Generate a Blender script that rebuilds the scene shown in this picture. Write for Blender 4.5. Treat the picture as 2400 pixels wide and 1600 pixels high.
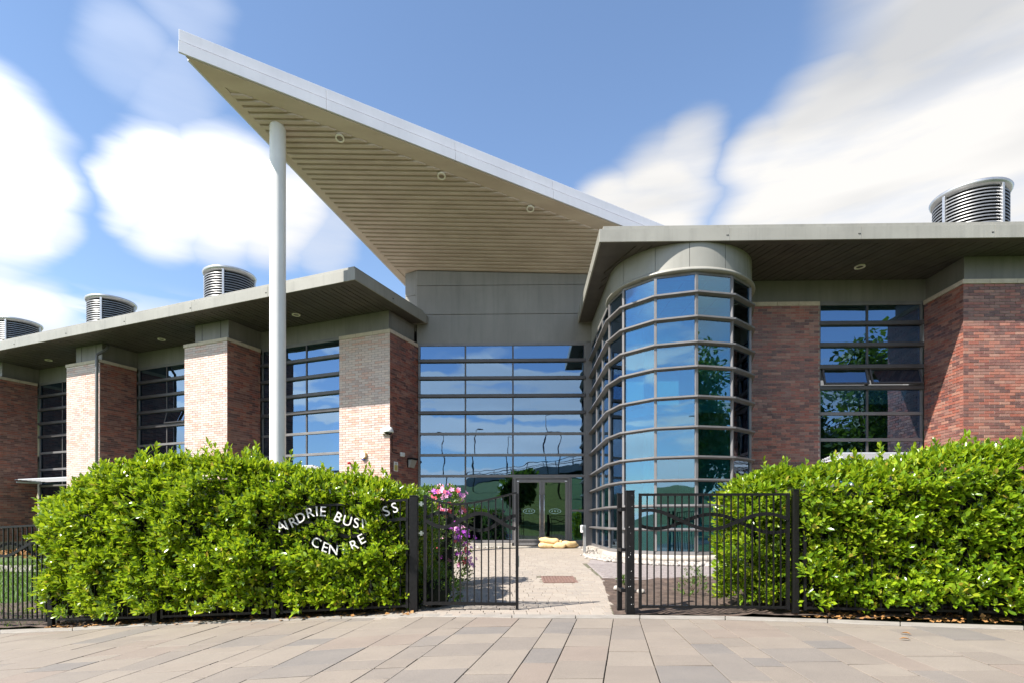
import bpy, math, random
import numpy as np
from mathutils import Vector, Matrix, noise as mnoise

random.seed(7); rng = np.random.default_rng(7)
R = math.radians
sc = bpy.context.scene
COL = sc.collection
for o in list(bpy.data.objects): bpy.data.objects.remove(o)

# ------------------------------------------------------------------ camera
EYE = 1.13; FPX = 1335.0; CX = 1200.0; HY = 1221.0
cam_d = bpy.data.cameras.new('camera'); cam = bpy.data.objects.new('camera', cam_d); COL.objects.link(cam)
cam.location = (0, 0, EYE); cam.rotation_euler = (R(90), 0, 0)
cam_d.sensor_width = 36; cam_d.lens = 36*FPX/2400; cam_d.shift_y = (HY-800)/2400
cam_d.clip_start = 0.05; cam_d.clip_end = 3000
sc.camera = cam
# ------------------------------------------------------------------ light
SUN_AZ, SUN_EL = 58.0, 47.5            # azimuth: degrees to the left of the camera's back
sd = Vector((-math.sin(R(SUN_AZ))*math.cos(R(SUN_EL)), -math.cos(R(SUN_AZ))*math.cos(R(SUN_EL)), math.sin(R(SUN_EL))))
sun_d = bpy.data.lights.new('sun', 'SUN'); sun = bpy.data.objects.new('sun', sun_d); COL.objects.link(sun)
sun_d.energy = 5.0; sun_d.angle = R(0.53); sun_d.color = (1.0, 0.955, 0.89)
sun.rotation_euler = sd.to_track_quat('Z', 'Y').to_euler(); sun.location = (-20, -20, 30)
SKY_STRENGTH = 0.12
CLOUD = 4.3                             # radiance of sunlit cloud in the sky's own units
w = bpy.data.worlds.new('World'); sc.world = w; w.use_nodes = True
nt = w.node_tree; nt.nodes.clear()
def wn(t, **k):
    n = nt.nodes.new(t)
    for a, v in k.items(): setattr(n, a, v)
    return n
def wl(a, b): nt.links.new(a, b)
def wmath(op, a, b=None, clamp=False):
    n = wn('ShaderNodeMath', operation=op, use_clamp=clamp)
    for i, v in enumerate((a, b)):
        if v is None: continue
        if isinstance(v, (int, float)): n.inputs[i].default_value = v
        else: wl(v, n.inputs[i])
    return n.outputs[0]
sky = wn('ShaderNodeTexSky', sky_type='NISHITA', sun_disc=False)
sky.sun_elevation = R(SUN_EL); sky.sun_rotation = math.atan2(sd.x, sd.y)
sky.altitude = 100; sky.air_density = 1.0; sky.dust_density = 0.25; sky.ozone_density = 2.2
tc = wn('ShaderNodeTexCoord')
# wind-drawn warp of the cloud outlines
mp = wn('ShaderNodeMapping'); mp.inputs['Rotation'].default_value = (0, R(-14), R(12)); mp.inputs['Scale'].default_value = (1.3, 1.5, 7.0)
wl(tc.outputs['Generated'], mp.inputs['Vector'])
nz = wn('ShaderNodeTexNoise'); nz.inputs['Scale'].default_value = 1.7; nz.inputs['Detail'].default_value = 5; nz.inputs['Roughness'].default_value = 0.5
wl(mp.outputs[0], nz.inputs['Vector'])
sub = wn('ShaderNodeVectorMath', operation='SUBTRACT'); wl(nz.outputs['Color'], sub.inputs[0]); sub.inputs[1].default_value = (.5, .5, .5)
scl = wn('ShaderNodeVectorMath', operation='SCALE'); wl(sub.outputs[0], scl.inputs[0]); scl.inputs['Scale'].default_value = 0.10
add = wn('ShaderNodeVectorMath', operation='ADD'); wl(tc.outputs['Generated'], add.inputs[0]); wl(scl.outputs[0], add.inputs[1])
nrm = wn('ShaderNodeVectorMath', operation='NORMALIZE'); wl(add.outputs[0], nrm.inputs[0])
D = nrm.outputs[0]
def pxdir(x, y): return Vector(((x-CX)/FPX, 1, (HY-y)/FPX)).normalized()
def aedir(az, el): return Vector((math.sin(R(az))*math.cos(R(el)), math.cos(R(az))*math.cos(R(el)), math.sin(R(el))))
blobs = [(pxdir(2330, 330), 12, 1), (pxdir(2080, 420), 9, 1), (pxdir(2480, 60), 15, 1), (pxdir(1860, 480), 6.5, 1), (pxdir(2160, 240), 8, 1), (pxdir(1960, 330), 6.5, 1), (pxdir(1810, 400), 4.5, .9), (pxdir(2300, 120), 9, 1),
         (pxdir(1540, 470), 5.6, 1), (pxdir(1430, 500), 4.2, 1), (pxdir(1600, 370), 3.6, .8),
         (pxdir(390, 450), 4.6, .95), (pxdir(530, 450), 5.2, 1), (pxdir(660, 500), 4.2, .85), (pxdir(780, 560), 3.0, .45), (pxdir(280, 430), 2.8, .8),
         (pxdir(0, 480), 4.0, 1), (pxdir(-70, 360), 5.4, 1), (pxdir(80, 500), 2.6, .7), (pxdir(80, 750), 3.8, .95), (pxdir(-40, 720), 4.6, .9), (pxdir(160, 780), 2.6, .6),
         (pxdir(280, 130), 3.2, .17), (pxdir(400, 240), 3.4, .2), (pxdir(430, 10), 3.4, .18)]
for az, el, r, k in [(140, 24, 9, .9), (222, 26, 9, .8), (110, 22, 10, .9), (255, 24, 9, .85), (80, 24, 10, .9), (190, 36, 9, .7), (110, 42, 10, .6), (265, 46, 9, .5), (285, 24, 9, .8)]:
    blobs.append((aedir(az, el), r, k))
acc = None
for c, r, k in blobs:
    dp = wn('ShaderNodeVectorMath', operation='DOT_PRODUCT'); wl(D, dp.inputs[0]); dp.inputs[1].default_value = c
    mr = wn('ShaderNodeMapRange', interpolation_type='SMOOTHSTEP')
    mr.inputs['From Min'].default_value = math.cos(R(r*1.10)); mr.inputs['From Max'].default_value = math.cos(R(r*.36))
    mr.inputs['To Min'].default_value = 0; mr.inputs['To Max'].default_value = k
    wl(dp.outputs['Value'], mr.inputs['Value'])
    acc = mr.outputs[0] if acc is None else wmath('MAXIMUM', acc, mr.outputs[0])
nz2 = wn('ShaderNodeTexNoise'); nz2.inputs['Scale'].default_value = 2.6; nz2.inputs['Detail'].default_value = 6; nz2.inputs['Roughness'].default_value = .55
wl(mp.outputs[0], nz2.inputs['Vector'])
m2 = wn('ShaderNodeMapRange'); m2.inputs['From Min'].default_value = .34; m2.inputs['From Max'].default_value = .6; m2.inputs['To Min'].default_value = .8; m2.inputs['To Max'].default_value = 1.15
wl(nz2.outputs['Fac'], m2.inputs['Value'])
mask = wmath('MULTIPLY', acc, m2.outputs[0], clamp=True)
# low streaks of cloud all round the horizon
mpl = wn('ShaderNodeMapping'); mpl.inputs['Rotation'].default_value = (R(3), R(4), 0); mpl.inputs['Scale'].default_value = (2.6, 2.6, 15.0); mpl.inputs['Location'].default_value = (.4, 1.7, .35); wl(tc.outputs['Generated'], mpl.inputs['Vector'])
nzl = wn('ShaderNodeTexNoise'); nzl.inputs['Scale'].default_value = 1.35; nzl.inputs['Detail'].default_value = 4; nzl.inputs['Roughness'].default_value = .5; nzl.inputs['Distortion'].default_value = .35; wl(mpl.outputs[0], nzl.inputs['Vector'])
ml = wn('ShaderNodeMapRange', interpolation_type='SMOOTHSTEP'); ml.inputs['From Min'].default_value = .46; ml.inputs['From Max'].default_value = .55; ml.inputs['To Max'].default_value = .92; wl(nzl.outputs['Fac'], ml.inputs['Value'])
sep = wn('ShaderNodeSeparateXYZ'); wl(tc.outputs['Generated'], sep.inputs[0])
mb1 = wn('ShaderNodeMapRange', interpolation_type='SMOOTHSTEP'); mb1.inputs['From Min'].default_value = .34; mb1.inputs['From Max'].default_value = .25; wl(sep.outputs['Z'], mb1.inputs['Value'])
mask = wmath('MAXIMUM', mask, wmath('MULTIPLY', ml.outputs[0], mb1.outputs[0]))
# cloud tone: bright tops, greyer thick parts
nz3 = wn('ShaderNodeTexNoise'); nz3.inputs['Scale'].default_value = 1.5; nz3.inputs['Detail'].default_value = 3; wl(mp.outputs[0], nz3.inputs['Vector'])
cr = wn('ShaderNodeMix', data_type='RGBA'); cr.inputs['A'].default_value = (CLOUD*.74, CLOUD*.75, CLOUD*.77, 1); cr.inputs['B'].default_value = (CLOUD*1.1, CLOUD*1.08, CLOUD*1.05, 1)
m3 = wn('ShaderNodeMapRange'); m3.inputs['From Min'].default_value = .38; m3.inputs['From Max'].default_value = .62; wl(nz3.outputs['Fac'], m3.inputs['Value']); wl(m3.outputs[0], cr.inputs['Factor'])
# cloud scatters sunlight forward: brighter towards the sun
dps = wn('ShaderNodeVectorMath', operation='DOT_PRODUCT'); wl(tc.outputs['Generated'], dps.inputs[0]); dps.inputs[1].default_value = sd
mfw = wn('ShaderNodeMapRange', interpolation_type='SMOOTHSTEP'); mfw.inputs['From Min'].default_value = .1; mfw.inputs['From Max'].default_value = .8; mfw.inputs['To Min'].default_value = .86; mfw.inputs['To Max'].default_value = 2.3; wl(dps.outputs['Value'], mfw.inputs['Value']); fw = mfw.outputs[0]
crs = wn('ShaderNodeVectorMath', operation='SCALE'); wl(cr.outputs['Result'], crs.inputs[0]); wl(fw, crs.inputs['Scale'])
mx = wn('ShaderNodeMix', data_type='RGBA'); wl(mask, mx.inputs['Factor']); wl(sky.outputs[0], mx.inputs['A']); wl(crs.outputs[0], mx.inputs['B'])
bg = wn('ShaderNodeBackground'); bg.inputs['Strength'].default_value = SKY_STRENGTH; wl(mx.outputs['Result'], bg.inputs['Color'])
out = wn('ShaderNodeOutputWorld'); wl(bg.outputs[0], out.inputs['Surface'])
w.cycles.sampling_method = 'MANUAL'; w.cycles.sample_map_resolution = 512
sc.view_settings.view_transform = 'Standard'; sc.view_settings.look = 'None'; sc.view_settings.gamma = 1
sc.view_settings.exposure = 1.05
cy = sc.cycles
cy.use_denoising = True; cy.max_bounces = 8; cy.diffuse_bounces = 3; cy.glossy_bounces = 4; cy.transmission_bounces = 4; cy.transparent_max_bounces = 16
cy.caustics_reflective = False; cy.caustics_refractive = False; cy.sample_clamp_indirect = 6

# ------------------------------------------------------------------ helpers
WORLD = {}
def link(o, parent=None, basis=None):
    COL.objects.link(o)
    b = basis or Matrix.Identity(4)
    if parent is not None:
        o.parent = parent; o.matrix_parent_inverse = WORLD[parent.name].inverted()
    o.matrix_basis = b
    WORLD[o.name] = b.copy()
    return o
def tag(o, label=None, cat=None, group=None, kind=None, category=None):
    cat = cat or category
    for k, v in (('label', label), ('category', cat), ('group', group), ('kind', kind)):
        if v: o[k] = v
    return o
def empty(name, loc, label, cat, group=None):
    o = bpy.data.objects.new(name, None); o.empty_display_size = .1
    link(o, None, Matrix.Translation(loc)); return tag(o, label, cat, group)
class MB:
    def __init__(s): s.v = []; s.f = []
    def add(s, vs, fs):
        k = len(s.v); s.v += [tuple(v) for v in vs]; s.f += [tuple(i+k for i in f) for f in fs]; return s
    def box(s, o, ax, ay, az, lo, hi):
        """box in the frame (origin o, axes ax ay az), from lo to hi"""
        o = Vector(o); vs = []
        for k in (lo[2], hi[2]):
            for a, b in ((lo[0], lo[1]), (hi[0], lo[1]), (hi[0], hi[1]), (lo[0], hi[1])):
                vs.append(o+ax*a+ay*b+az*k)
        fs = [(0, 3, 2, 1), (4, 5, 6, 7), (0, 1, 5, 4), (1, 2, 6, 5), (2, 3, 7, 6), (3, 0, 4, 7)]
        return s.add(vs, fs)
    def prism(s, pts, z0, z1):
        """pts: list of (x,y) or (x,y,dz); vertical prism"""
        n = len(pts); q = [(p[0], p[1], p[2] if len(p) > 2 else 0) for p in pts]
        vs = [(x, y, z0+d) for x, y, d in q]+[(x, y, z1+d) for x, y, d in q]
        a2 = sum(q[i][0]*q[(i+1) % n][1]-q[(i+1) % n][0]*q[i][1] for i in range(n))
        fs = [tuple(range(n-1, -1, -1)), tuple(range(n, 2*n))]+[(i, (i+1) % n, n+(i+1) % n, n+i) for i in range(n)]
        if a2 < 0: fs = [f[::-1] for f in fs]
        return s.add(vs, fs)
    def tube(s, pts, r, n=8, cap=True):
        pts = [Vector(p) for p in pts]; rr = r if isinstance(r, (list, tuple)) else [r]*len(pts)
        k = len(s.v); up = None
        for i, p in enumerate(pts):
            t = (pts[min(i+1, len(pts)-1)]-pts[max(i-1, 0)]).normalized()
            if up is None: up = Vector((0, 0, 1)) if abs(t.z) < .9 else Vector((1, 0, 0))
            a = t.cross(up).normalized(); b = a.cross(t).normalized(); up = b
            for j in range(n):
                an = 2*math.pi*j/n; s.v.append(tuple(p+(a*math.cos(an)+b*math.sin(an))*rr[i]))
        for i in range(len(pts)-1):
            for j in range(n):
                j2 = (j+1) % n; s.f.append((k+i*n+j, k+i*n+j2, k+(i+1)*n+j2, k+(i+1)*n+j))
        if cap:
            s.f.append(tuple(k+j for j in range(n))[::-1]); e = k+(len(pts)-1)*n; s.f.append(tuple(e+j for j in range(n)))
        return s
    def strip(s, pts, side, w, h):
        """rectangular bar swept along pts; side = horizontal unit (thickness w), height h (vertical)"""
        k = len(s.v); n = len(pts); side = Vector(side)
        for i, p in enumerate(pts):
            p = Vector(p); t = (Vector(pts[min(i+1, n-1)])-Vector(pts[max(i-1, 0)])).normalized(); up = side.cross(t).normalized()
            if up.z < 0: up = -up
            for a, b in ((-1, -1), (1, -1), (1, 1), (-1, 1)): s.v.append(tuple(p+side*(a*w/2)+up*(b*h/2)))
        for i in range(n-1):
            for j in range(4):
                j2 = (j+1) % 4; s.f.append((k+i*4+j, k+i*4+j2, k+i*4+4+j2, k+i*4+4+j))
        s.f.append((k+3, k+2, k+1, k)); e = k+(n-1)*4; s.f.append((e, e+1, e+2, e+3)); return s
    def lathe(s, c, prof, n=32, a0=0, a1=360):
        """prof list of (r,z); about vertical axis at c"""
        k = len(s.v); full = abs(a1-a0) >= 360; m = n if full else n+1
        for r, z in prof:
            for j in range(m):
                a = R(a0+(a1-a0)*j/n); s.v.append((c[0]+r*math.cos(a), c[1]+r*math.sin(a), z))
        for i in range(len(prof)-1):
            for j in range(n):
                j2 = (j+1) % m; s.f.append((k+i*m+j, k+i*m+j2, k+(i+1)*m+j2, k+(i+1)*m+j))
        return s
    def obj(s, name, m, parent=None, smooth=False, bevel=0, **t):
        me = bpy.data.meshes.new(name); me.from_pydata(s.v, [], s.f); me.materials.append(MAT[m])
        if smooth: me.shade_smooth()
        me.update()
        o = bpy.data.objects.new(name, me); link(o, parent)
        if bevel:
            b = o.modifiers.new('edge', 'BEVEL'); b.width = bevel; b.segments = 2; b.limit_method = 'ANGLE'; b.angle_limit = R(40)
        return tag(o, **t)
def flip_ok(o):
    import bmesh
    bm = bmesh.new(); bm.from_mesh(o.data); bmesh.ops.recalc_face_normals(bm, faces=bm.faces); bm.to_mesh(o.data); bm.free(); return o
X, Y, Z = Vector((1, 0, 0)), Vector((0, 1, 0)), Vector((0, 0, 1))

# ------------------------------------------------------------------ materials
MAT = {}
def mk(name):
    m = bpy.data.materials.new(name); m.use_nodes = True; MAT[name] = m; t = m.node_tree
    return m, t, t.nodes['Principled BSDF']
def noise_n(t, scale, detail=4, rough=.55, coord='Object', mapscale=None):
    tcn = t.nodes.new('ShaderNodeTexCoord'); n = t.nodes.new('ShaderNodeTexNoise')
    n.inputs['Scale'].default_value = scale; n.inputs['Detail'].default_value = detail; n.inputs['Roughness'].default_value = rough
    src = tcn.outputs[coord]
    if mapscale:
        mpn = t.nodes.new('ShaderNodeMapping'); mpn.inputs['Scale'].default_value = mapscale; t.links.new(src, mpn.inputs['Vector']); src = mpn.outputs[0]
    t.links.new(src, n.inputs['Vector']); return n
def ramp(t, fac, stops, interp='LINEAR'):
    r = t.nodes.new('ShaderNodeValToRGB'); r.color_ramp.interpolation = interp
    e = r.color_ramp.elements
    while len(e) < len(stops): e.new(.5)
    for el, (p, c) in zip(e, stops): el.position = p; el.color = (*c, 1)
    t.links.new(fac, r.inputs['Fac']); return r.outputs['Color']
def mixc(t, fac, a, b, mode='MIX'):
    n = t.nodes.new('ShaderNodeMix'); n.data_type = 'RGBA'; n.blend_type = mode
    for v, k in ((fac, 'Factor'), (a, 'A'), (b, 'B')):
        if isinstance(v, (int, float)): n.inputs[k].default_value = v
        elif isinstance(v, tuple): n.inputs[k].default_value = (*v, 1)
        else: t.links.new(v, n.inputs[k])
    return n.outputs['Result']
def bump(t, p, h, strength, dist=.01):
    b = t.nodes.new('ShaderNodeBump'); b.inputs['Strength'].default_value = strength; b.inputs['Distance'].default_value = dist
    t.links.new(h, b.inputs['Height']); t.links.new(b.outputs[0], p.inputs['Normal'])
def plain(name, c1, c2=None, rough=.5, metal=0, spec=.5, scale=3, bs=0, bscale=60, coord='Object', mapscale=None, lo=.35, hi=.65, streak=0):
    m, t, p = mk(name); p.inputs['Roughness'].default_value = rough; p.inputs['Metallic'].default_value = metal; p.inputs['Specular IOR Level'].default_value = spec
    if c2:
        n = noise_n(t, scale, 5, .6, coord, mapscale); cc = ramp(t, n.outputs['Fac'], [(lo, c1), (hi, c2)])
        if streak:
            n3 = noise_n(t, 1, 5, .6, coord, (7, 7, .45)); cc = mixc(t, ramp(t, n3.outputs['Fac'], [(.48, (0, 0, 0)), (.78, (streak,)*3)]), cc, tuple(v*.45 for v in c1))
            n4 = noise_n(t, 2.2, 6, .7, coord); cc = mixc(t, ramp(t, n4.outputs['Fac'], [(.55, (0, 0, 0)), (.8, (streak*.8,)*3)]), cc, tuple(v*.6 for v in c1))
        t.links.new(cc, p.inputs['Base Color'])
    else: p.inputs['Base Color'].default_value = (*c1, 1)
    if bs:
        n2 = noise_n(t, bscale, 4, .6, coord); bump(t, p, n2.outputs['Fac'], bs)
    return m
plain('cladding', (.19, .178, .152), (.23, .217, .188), .42, scale=1.3, bs=.03, bscale=3, mapscale=(1, 1, .35), streak=.35)
plain('fascia', (.255, .245, .212), (.305, .294, .256), .4, scale=1.1, bs=.02, bscale=4, streak=.28)
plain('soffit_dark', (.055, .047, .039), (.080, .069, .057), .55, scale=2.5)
plain('white_metal', (.60, .60, .645), (.67, .67, .715), .36, scale=.8, spec=.5, streak=.10)
plain('column_paint', (.74, .715, .68), (.79, .765, .73), .4, scale=1.2, streak=.12)
plain('soffit_sheet', (.50, .40, .325), (.60, .50, .41), .5, scale=.9, mapscale=(.6, 2.2, 2.2))
plain('soffit_rib', (.48, .385, .31), (.58, .48, .395), .5, scale=1.4, mapscale=(.7, 2, 2))
plain('ring_light', (.82, .78, .66), rough=.35)
plain('lens', (.05, .045, .04), rough=.2)
plain('frame', (.062, .056, .056), (.082, .075, .074), .38, scale=3, metal=.0)
plain('frame_light', (.150, .142, .140), (.185, .176, .173), .34, scale=3, metal=.0)
plain('stone', (.50, .41, .31), (.58, .49, .385), .8, scale=8, bs=.15, bscale=90)
plain('mortar', (.29, .24, .20), (.36, .30, .25), .9, scale=20)
plain('steel', (.55, .54, .52), rough=.28, metal=1)
plain('zinc', (.43, .43, .44), (.52, .52, .52), .35, metal=.75, scale=4)
plain('louvre', (.20, .20, .20), (.26, .26, .255), .38, metal=.55, scale=5)
plain('louvre_dark', (.02, .02, .022), rough=.8)
plain('iron', (.004, .0038, .004), (.009, .0085, .009), .42, spec=.3, scale=30, bs=.12, bscale=140)
plain('letter_white', (.78, .76, .74), (.66, .64, .61), .4, scale=30)
plain('kerb', (.235, .21, .18), (.30, .272, .235), .85, scale=5, bs=.12, bscale=120)
plain('joint', (.045, .04, .032), (.085, .08, .05), .95, scale=9)
plain('path_joint', (.08, .08, .04), (.16, .145, .10), .95, scale=6)
plain('soil', (.052, .034, .025), (.12, .083, .062), .95, scale=9, bs=.9, bscale=26)
plain('setts', (.25, .21, .20), (.33, .29, .27), .85, scale=10, bs=.3, bscale=30)
plain('pebble', (.44, .40, .35), (.30, .27, .24), .7, scale=7)
plain('concrete', (.40, .355, .30), (.47, .42, .36), .85, scale=4, bs=.1, bscale=100)
plain('asphalt', (.045, .045, .047), (.06, .06, .06), .9, scale=20)
plain('interior', (.18, .18, .18), (.21, .21, .21), .8, scale=2)
plain('interior_pale', (.50, .54, .55), (.55, .58, .58), .8, scale=2)
plain('interior_dark', (.025, .025, .028), rough=.9)
plain('drain', (.16, .095, .075), (.23, .14, .11), .8, scale=14)
plain('white_plastic', (.80, .80, .78), rough=.35)
plain('black_gloss', (.012, .012, .013), rough=.12)
plain('alarm_yellow', (.72, .50, .22), rough=.4)
plain('alarm_blue', (.05, .06, .30), rough=.3)
plain('beacon_red', (.62, .03, .03), rough=.3)
plain('lamp_grey', (.36, .35, .33), rough=.3)
plain('sign_print', (.20, .18, .14), rough=.6)
plain('sign_yellow', (.72, .60, .16), rough=.5)
plain('sandbag', (.62, .43, .20), (.72, .53, .28), .85, scale=12, bs=.35, bscale=160)
plain('bark', (.07, .05, .035), (.13, .10, .075), .9, scale=12, bs=.5, bscale=40)
plain('bark_thin', (.06, .045, .025), rough=.85)
plain('pink', (.74, .40, .54), (.66, .22, .46), .6, scale=9)
plain('purple', (.30, .03, .36), (.42, .07, .46), .6, scale=9)
plain('red', (.62, .03, .05), (.66, .10, .16), .6, scale=9)
plain('dry_leaf', (.25, .12, .04), (.40, .20, .06), .7, scale=20)
plain('bridge_concrete', (.30, .31, .32), (.36, .37, .38), .85, scale=.6)
plain('decal', (.42, .62, .66), rough=.4)
plain('blue_board', (.10, .35, .50), rough=.5)
plain('dead_bed', (.30, .20, .11), (.46, .34, .20), .9, scale=14, bs=.8, bscale=30)

def island_rand(t):
    g = t.nodes.new('ShaderNodeNewGeometry'); o = t.nodes.new('ShaderNodeObjectInfo')
    a = t.nodes.new('ShaderNodeMath'); a.operation = 'ADD'; t.links.new(g.outputs['Random Per Island'], a.inputs[0]); t.links.new(o.outputs['Random'], a.inputs[1])
    f = t.nodes.new('ShaderNodeMath'); f.operation = 'FRACT'; t.links.new(a.outputs[0], f.inputs[0]); return f.outputs[0]
# brick: the common mix, and a paler copy with sun wash painted in for west fronts
def brickmat(name, cols, hi, veil, va):
    m, t, p = mk(name); rr = island_rand(t)
    c = ramp(t, rr, cols, 'CONSTANT')
    n = noise_n(t, 9, 5, .65); c = mixc(t, .30, c, ramp(t, n.outputs['Fac'], [(.35, cols[1][1]), (.7, hi)]))
    n = noise_n(t, .55, 3, .5); c = mixc(t, ramp(t, n.outputs['Fac'], [(.40, (0, 0, 0)), (.75, (va, va, va))]), c, veil)
    t.links.new(c, p.inputs['Base Color']); p.inputs['Roughness'].default_value = .46; p.inputs['Specular IOR Level'].default_value = .6
    n2 = noise_n(t, 70, 4, .6); bump(t, p, n2.outputs['Fac'], .12, .006)
brickmat('brick', [(0, (.080, .034, .031)), (.15, (.16, .052, .040)), (.34, (.31, .080, .046)), (.54, (.38, .130, .080)), (.67, (.22, .098, .074)), (.80, (.285, .140, .105)), (.92, (.40, .20, .140))], (.42, .24, .19), (.34, .22, .19), .2)
brickmat('brick_sunwash', [(0, (.42, .31, .275)), (.10, (.56, .31, .235)), (.24, (.60, .40, .325)), (.40, (.54, .44, .40)), (.58, (.60, .48, .42)), (.78, (.65, .52, .44)), (.92, (.51, .42, .385))], (.66, .54, .47), (.62, .52, .46), .4)
# slab
m, t, p = mk('slab')
rr = island_rand(t)
c = ramp(t, rr, [(0, (.225, .182, .142)), (.2, (.27, .218, .168)), (.4, (.25, .185, .142)), (.52, (.205, .172, .142)), (.66, (.285, .235, .182)), (.86, (.145, .136, .13)), (.92, (.185, .162, .142))], 'CONSTANT')
n = noise_n(t, 2.2, 6, .65); c = mixc(t, .28, c, (.215, .175, .140)); c = mixc(t, .30, c, ramp(t, n.outputs['Fac'], [(.3, (.145, .125, .108)), (.7, (.28, .235, .19))]))
n = noise_n(t, 7, 6, .75); c = mixc(t, ramp(t, n.outputs['Fac'], [(.58, (0, 0, 0)), (.72, (.35, .35, .35))]), c, (.11, .095, .08))
n = noise_n(t, 150, 2, .7); c = mixc(t, .18, c, ramp(t, n.outputs['Fac'], [(.4, (.08, .07, .06)), (.6, (.33, .29, .24))]))
t.links.new(c, p.inputs['Base Color']); p.inputs['Roughness'].default_value = .72
n2 = noise_n(t, 60, 5, .65); bump(t, p, n2.outputs['Fac'], .22, .006)
# path paver
m, t, p = mk('paver')
rr = island_rand(t)
c = ramp(t, rr, [(0, (.31, .262, .215)), (.35, (.35, .30, .245)), (.65, (.33, .275, .222)), (.85, (.285, .245, .205))], 'CONSTANT')
n = noise_n(t, 30, 5, .65); c = mixc(t, .3, c, ramp(t, n.outputs['Fac'], [(.3, (.22, .185, .15)), (.7, (.40, .345, .285))]))
t.links.new(c, p.inputs['Base Color']); p.inputs['Roughness'].default_value = .85
n2 = noise_n(t, 90, 4, .6); bump(t, p, n2.outputs['Fac'], .2, .006)
# foliage
def leafmat(name, cols, rough=.3, trans=.3, tcol=(.30, .50, .03)):
    m, t, p = mk(name); rr = island_rand(t)
    c = ramp(t, rr, cols); n = noise_n(t, 1.3, 3, .5)
    c = mixc(t, ramp(t, n.outputs['Fac'], [(.4, (0, 0, 0)), (.7, (.35, .35, .35))]), c, (.11, .19, .018))
    t.links.new(c, p.inputs['Base Color']); p.inputs['Roughness'].default_value = rough; p.inputs['Specular IOR Level'].default_value = .6
    tr = t.nodes.new('ShaderNodeBsdfTranslucent'); t.links.new(mixc(t, .6, c, tcol), tr.inputs['Color'])
    mxs = t.nodes.new('ShaderNodeMixShader'); mxs.inputs[0].default_value = trans
    t.links.new(p.outputs[0], mxs.inputs[1]); t.links.new(tr.outputs[0], mxs.inputs[2]); t.links.new(mxs.outputs[0], t.nodes['Material Output'].inputs['Surface'])
leafmat('laurel', [(0, (.035, .085, .006)), (.22, (.115, .22, .010)), (.5, (.21, .34, .012)), (.82, (.33, .45, .018)), (.96, (.40, .46, .03)), (1, (.45, .28, .05))], .24, .38, (.50, .62, .02))
leafmat('small_leaf', [(0, (.03, .08, .012)), (.5, (.07, .15, .02)), (1, (.17, .24, .04))], .4, .35)
leafmat('tree_leaf', [(0, (.018, .045, .010)), (.6, (.045, .09, .018)), (1, (.08, .13, .025))], .5, .25)
leafmat('grass_blade', [(0, (.04, .10, .012)), (.5, (.08, .17, .02)), (1, (.16, .22, .05))], .5, .3)
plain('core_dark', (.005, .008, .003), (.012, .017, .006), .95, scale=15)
plain('turf', (.045, .085, .018), (.085, .13, .03), .95, scale=2.5, bs=.5, bscale=40)
# glass
def glass(name, trans, refl, base, k):
    m, t, p = mk(name); t.nodes.remove(p)
    tr = t.nodes.new('ShaderNodeBsdfTransparent'); tr.inputs['Color'].default_value = (*trans, 1)
    gl = t.nodes.new('ShaderNodeBsdfGlossy'); gl.inputs['Color'].default_value = (*refl, 1); gl.inputs['Roughness'].default_value = .0
    n = noise_n(t, 1.1, 2, .4); b = t.nodes.new('ShaderNodeBump'); b.inputs['Strength'].default_value = .06; b.inputs['Distance'].default_value = .05
    t.links.new(n.outputs['Fac'], b.inputs['Height']); t.links.new(b.outputs[0], gl.inputs['Normal'])
    lw = t.nodes.new('ShaderNodeFresnel'); lw.inputs['IOR'].default_value = 1.52
    ma = t.nodes.new('ShaderNodeMath'); ma.operation = 'MULTIPLY_ADD'; ma.use_clamp = True
    t.links.new(lw.outputs[0], ma.inputs[0]); ma.inputs[1].default_value = k; ma.inputs[2].default_value = base
    mxs = t.nodes.new('ShaderNodeMixShader'); t.links.new(ma.outputs[0], mxs.inputs[0]); t.links.new(tr.outputs[0], mxs.inputs[1]); t.links.new(gl.outputs[0], mxs.inputs[2])
    t.links.new(mxs.outputs[0], t.nodes['Material Output'].inputs['Surface'])
glass('glass', (.13, .32, .43), (.33, .50, .72), .36, 1.0)
glass('glass_teal', (.32, .78, .84), (.42, .58, .76), .22, 1.0)
glass('glass_clear', (.40, .52, .50), (.80, .95, .85), .12, 1.0)

# ------------------------------------------------------------------ frames and the lie of the land
def px(x, y, d): return Vector(((x-CX)/FPX*d, d, EYE+(HY-y)/FPX*d))
cL, sL = math.cos(R(22.5)), math.sin(R(22.5))
eL, nL = Vector((cL, -sL, 0)), Vector((sL, cL, 0))          # west wing: along, inward
cR, sR = math.cos(R(1.3)), math.sin(R(1.3))
uR, vR = Vector((cR, -sR, 0)), Vector((sR, cR, 0))          # entrance and east wing
def L(e, n, z=0): return eL*e+nL*n+Z*z
def Rr(a, b, z=0): return uR*a+vR*b+Z*z
def g(x, y):
    d = -.6-x; sp = .22*math.log1p(math.exp(min(d/.22, 40))) if d < 8 else d
    sp = min(sp, 24)
    k = 1 if y < 8 else max(.4, 1-.05*(y-8))
    z = -.063*sp*k + .027*min(max(y-8, 0), 10.5)
    if y < -12:
        q = min((-12-y)/34, 1); z = z*(1-q) + (q*q*(3-2*q))*(6.2+.9*math.sin(x*.05+1)+.5*math.sin(x*.13))
    return z
def unproj(x, y):
    dx, dz = (x-CX)/FPX, (HY-y)/FPX; t = 6
    for _ in range(30): t = .5*t+.5*(EYE-g(dx*t, t))/(-dz)
    return Vector((dx*t, t, g(dx*t, t)))
ZM = [7.06, 6.49, 5.915, 5.325, 4.76, 4.06, 3.35, 2.65]     # transom heights of all the glazing
Z0 = .30

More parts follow.
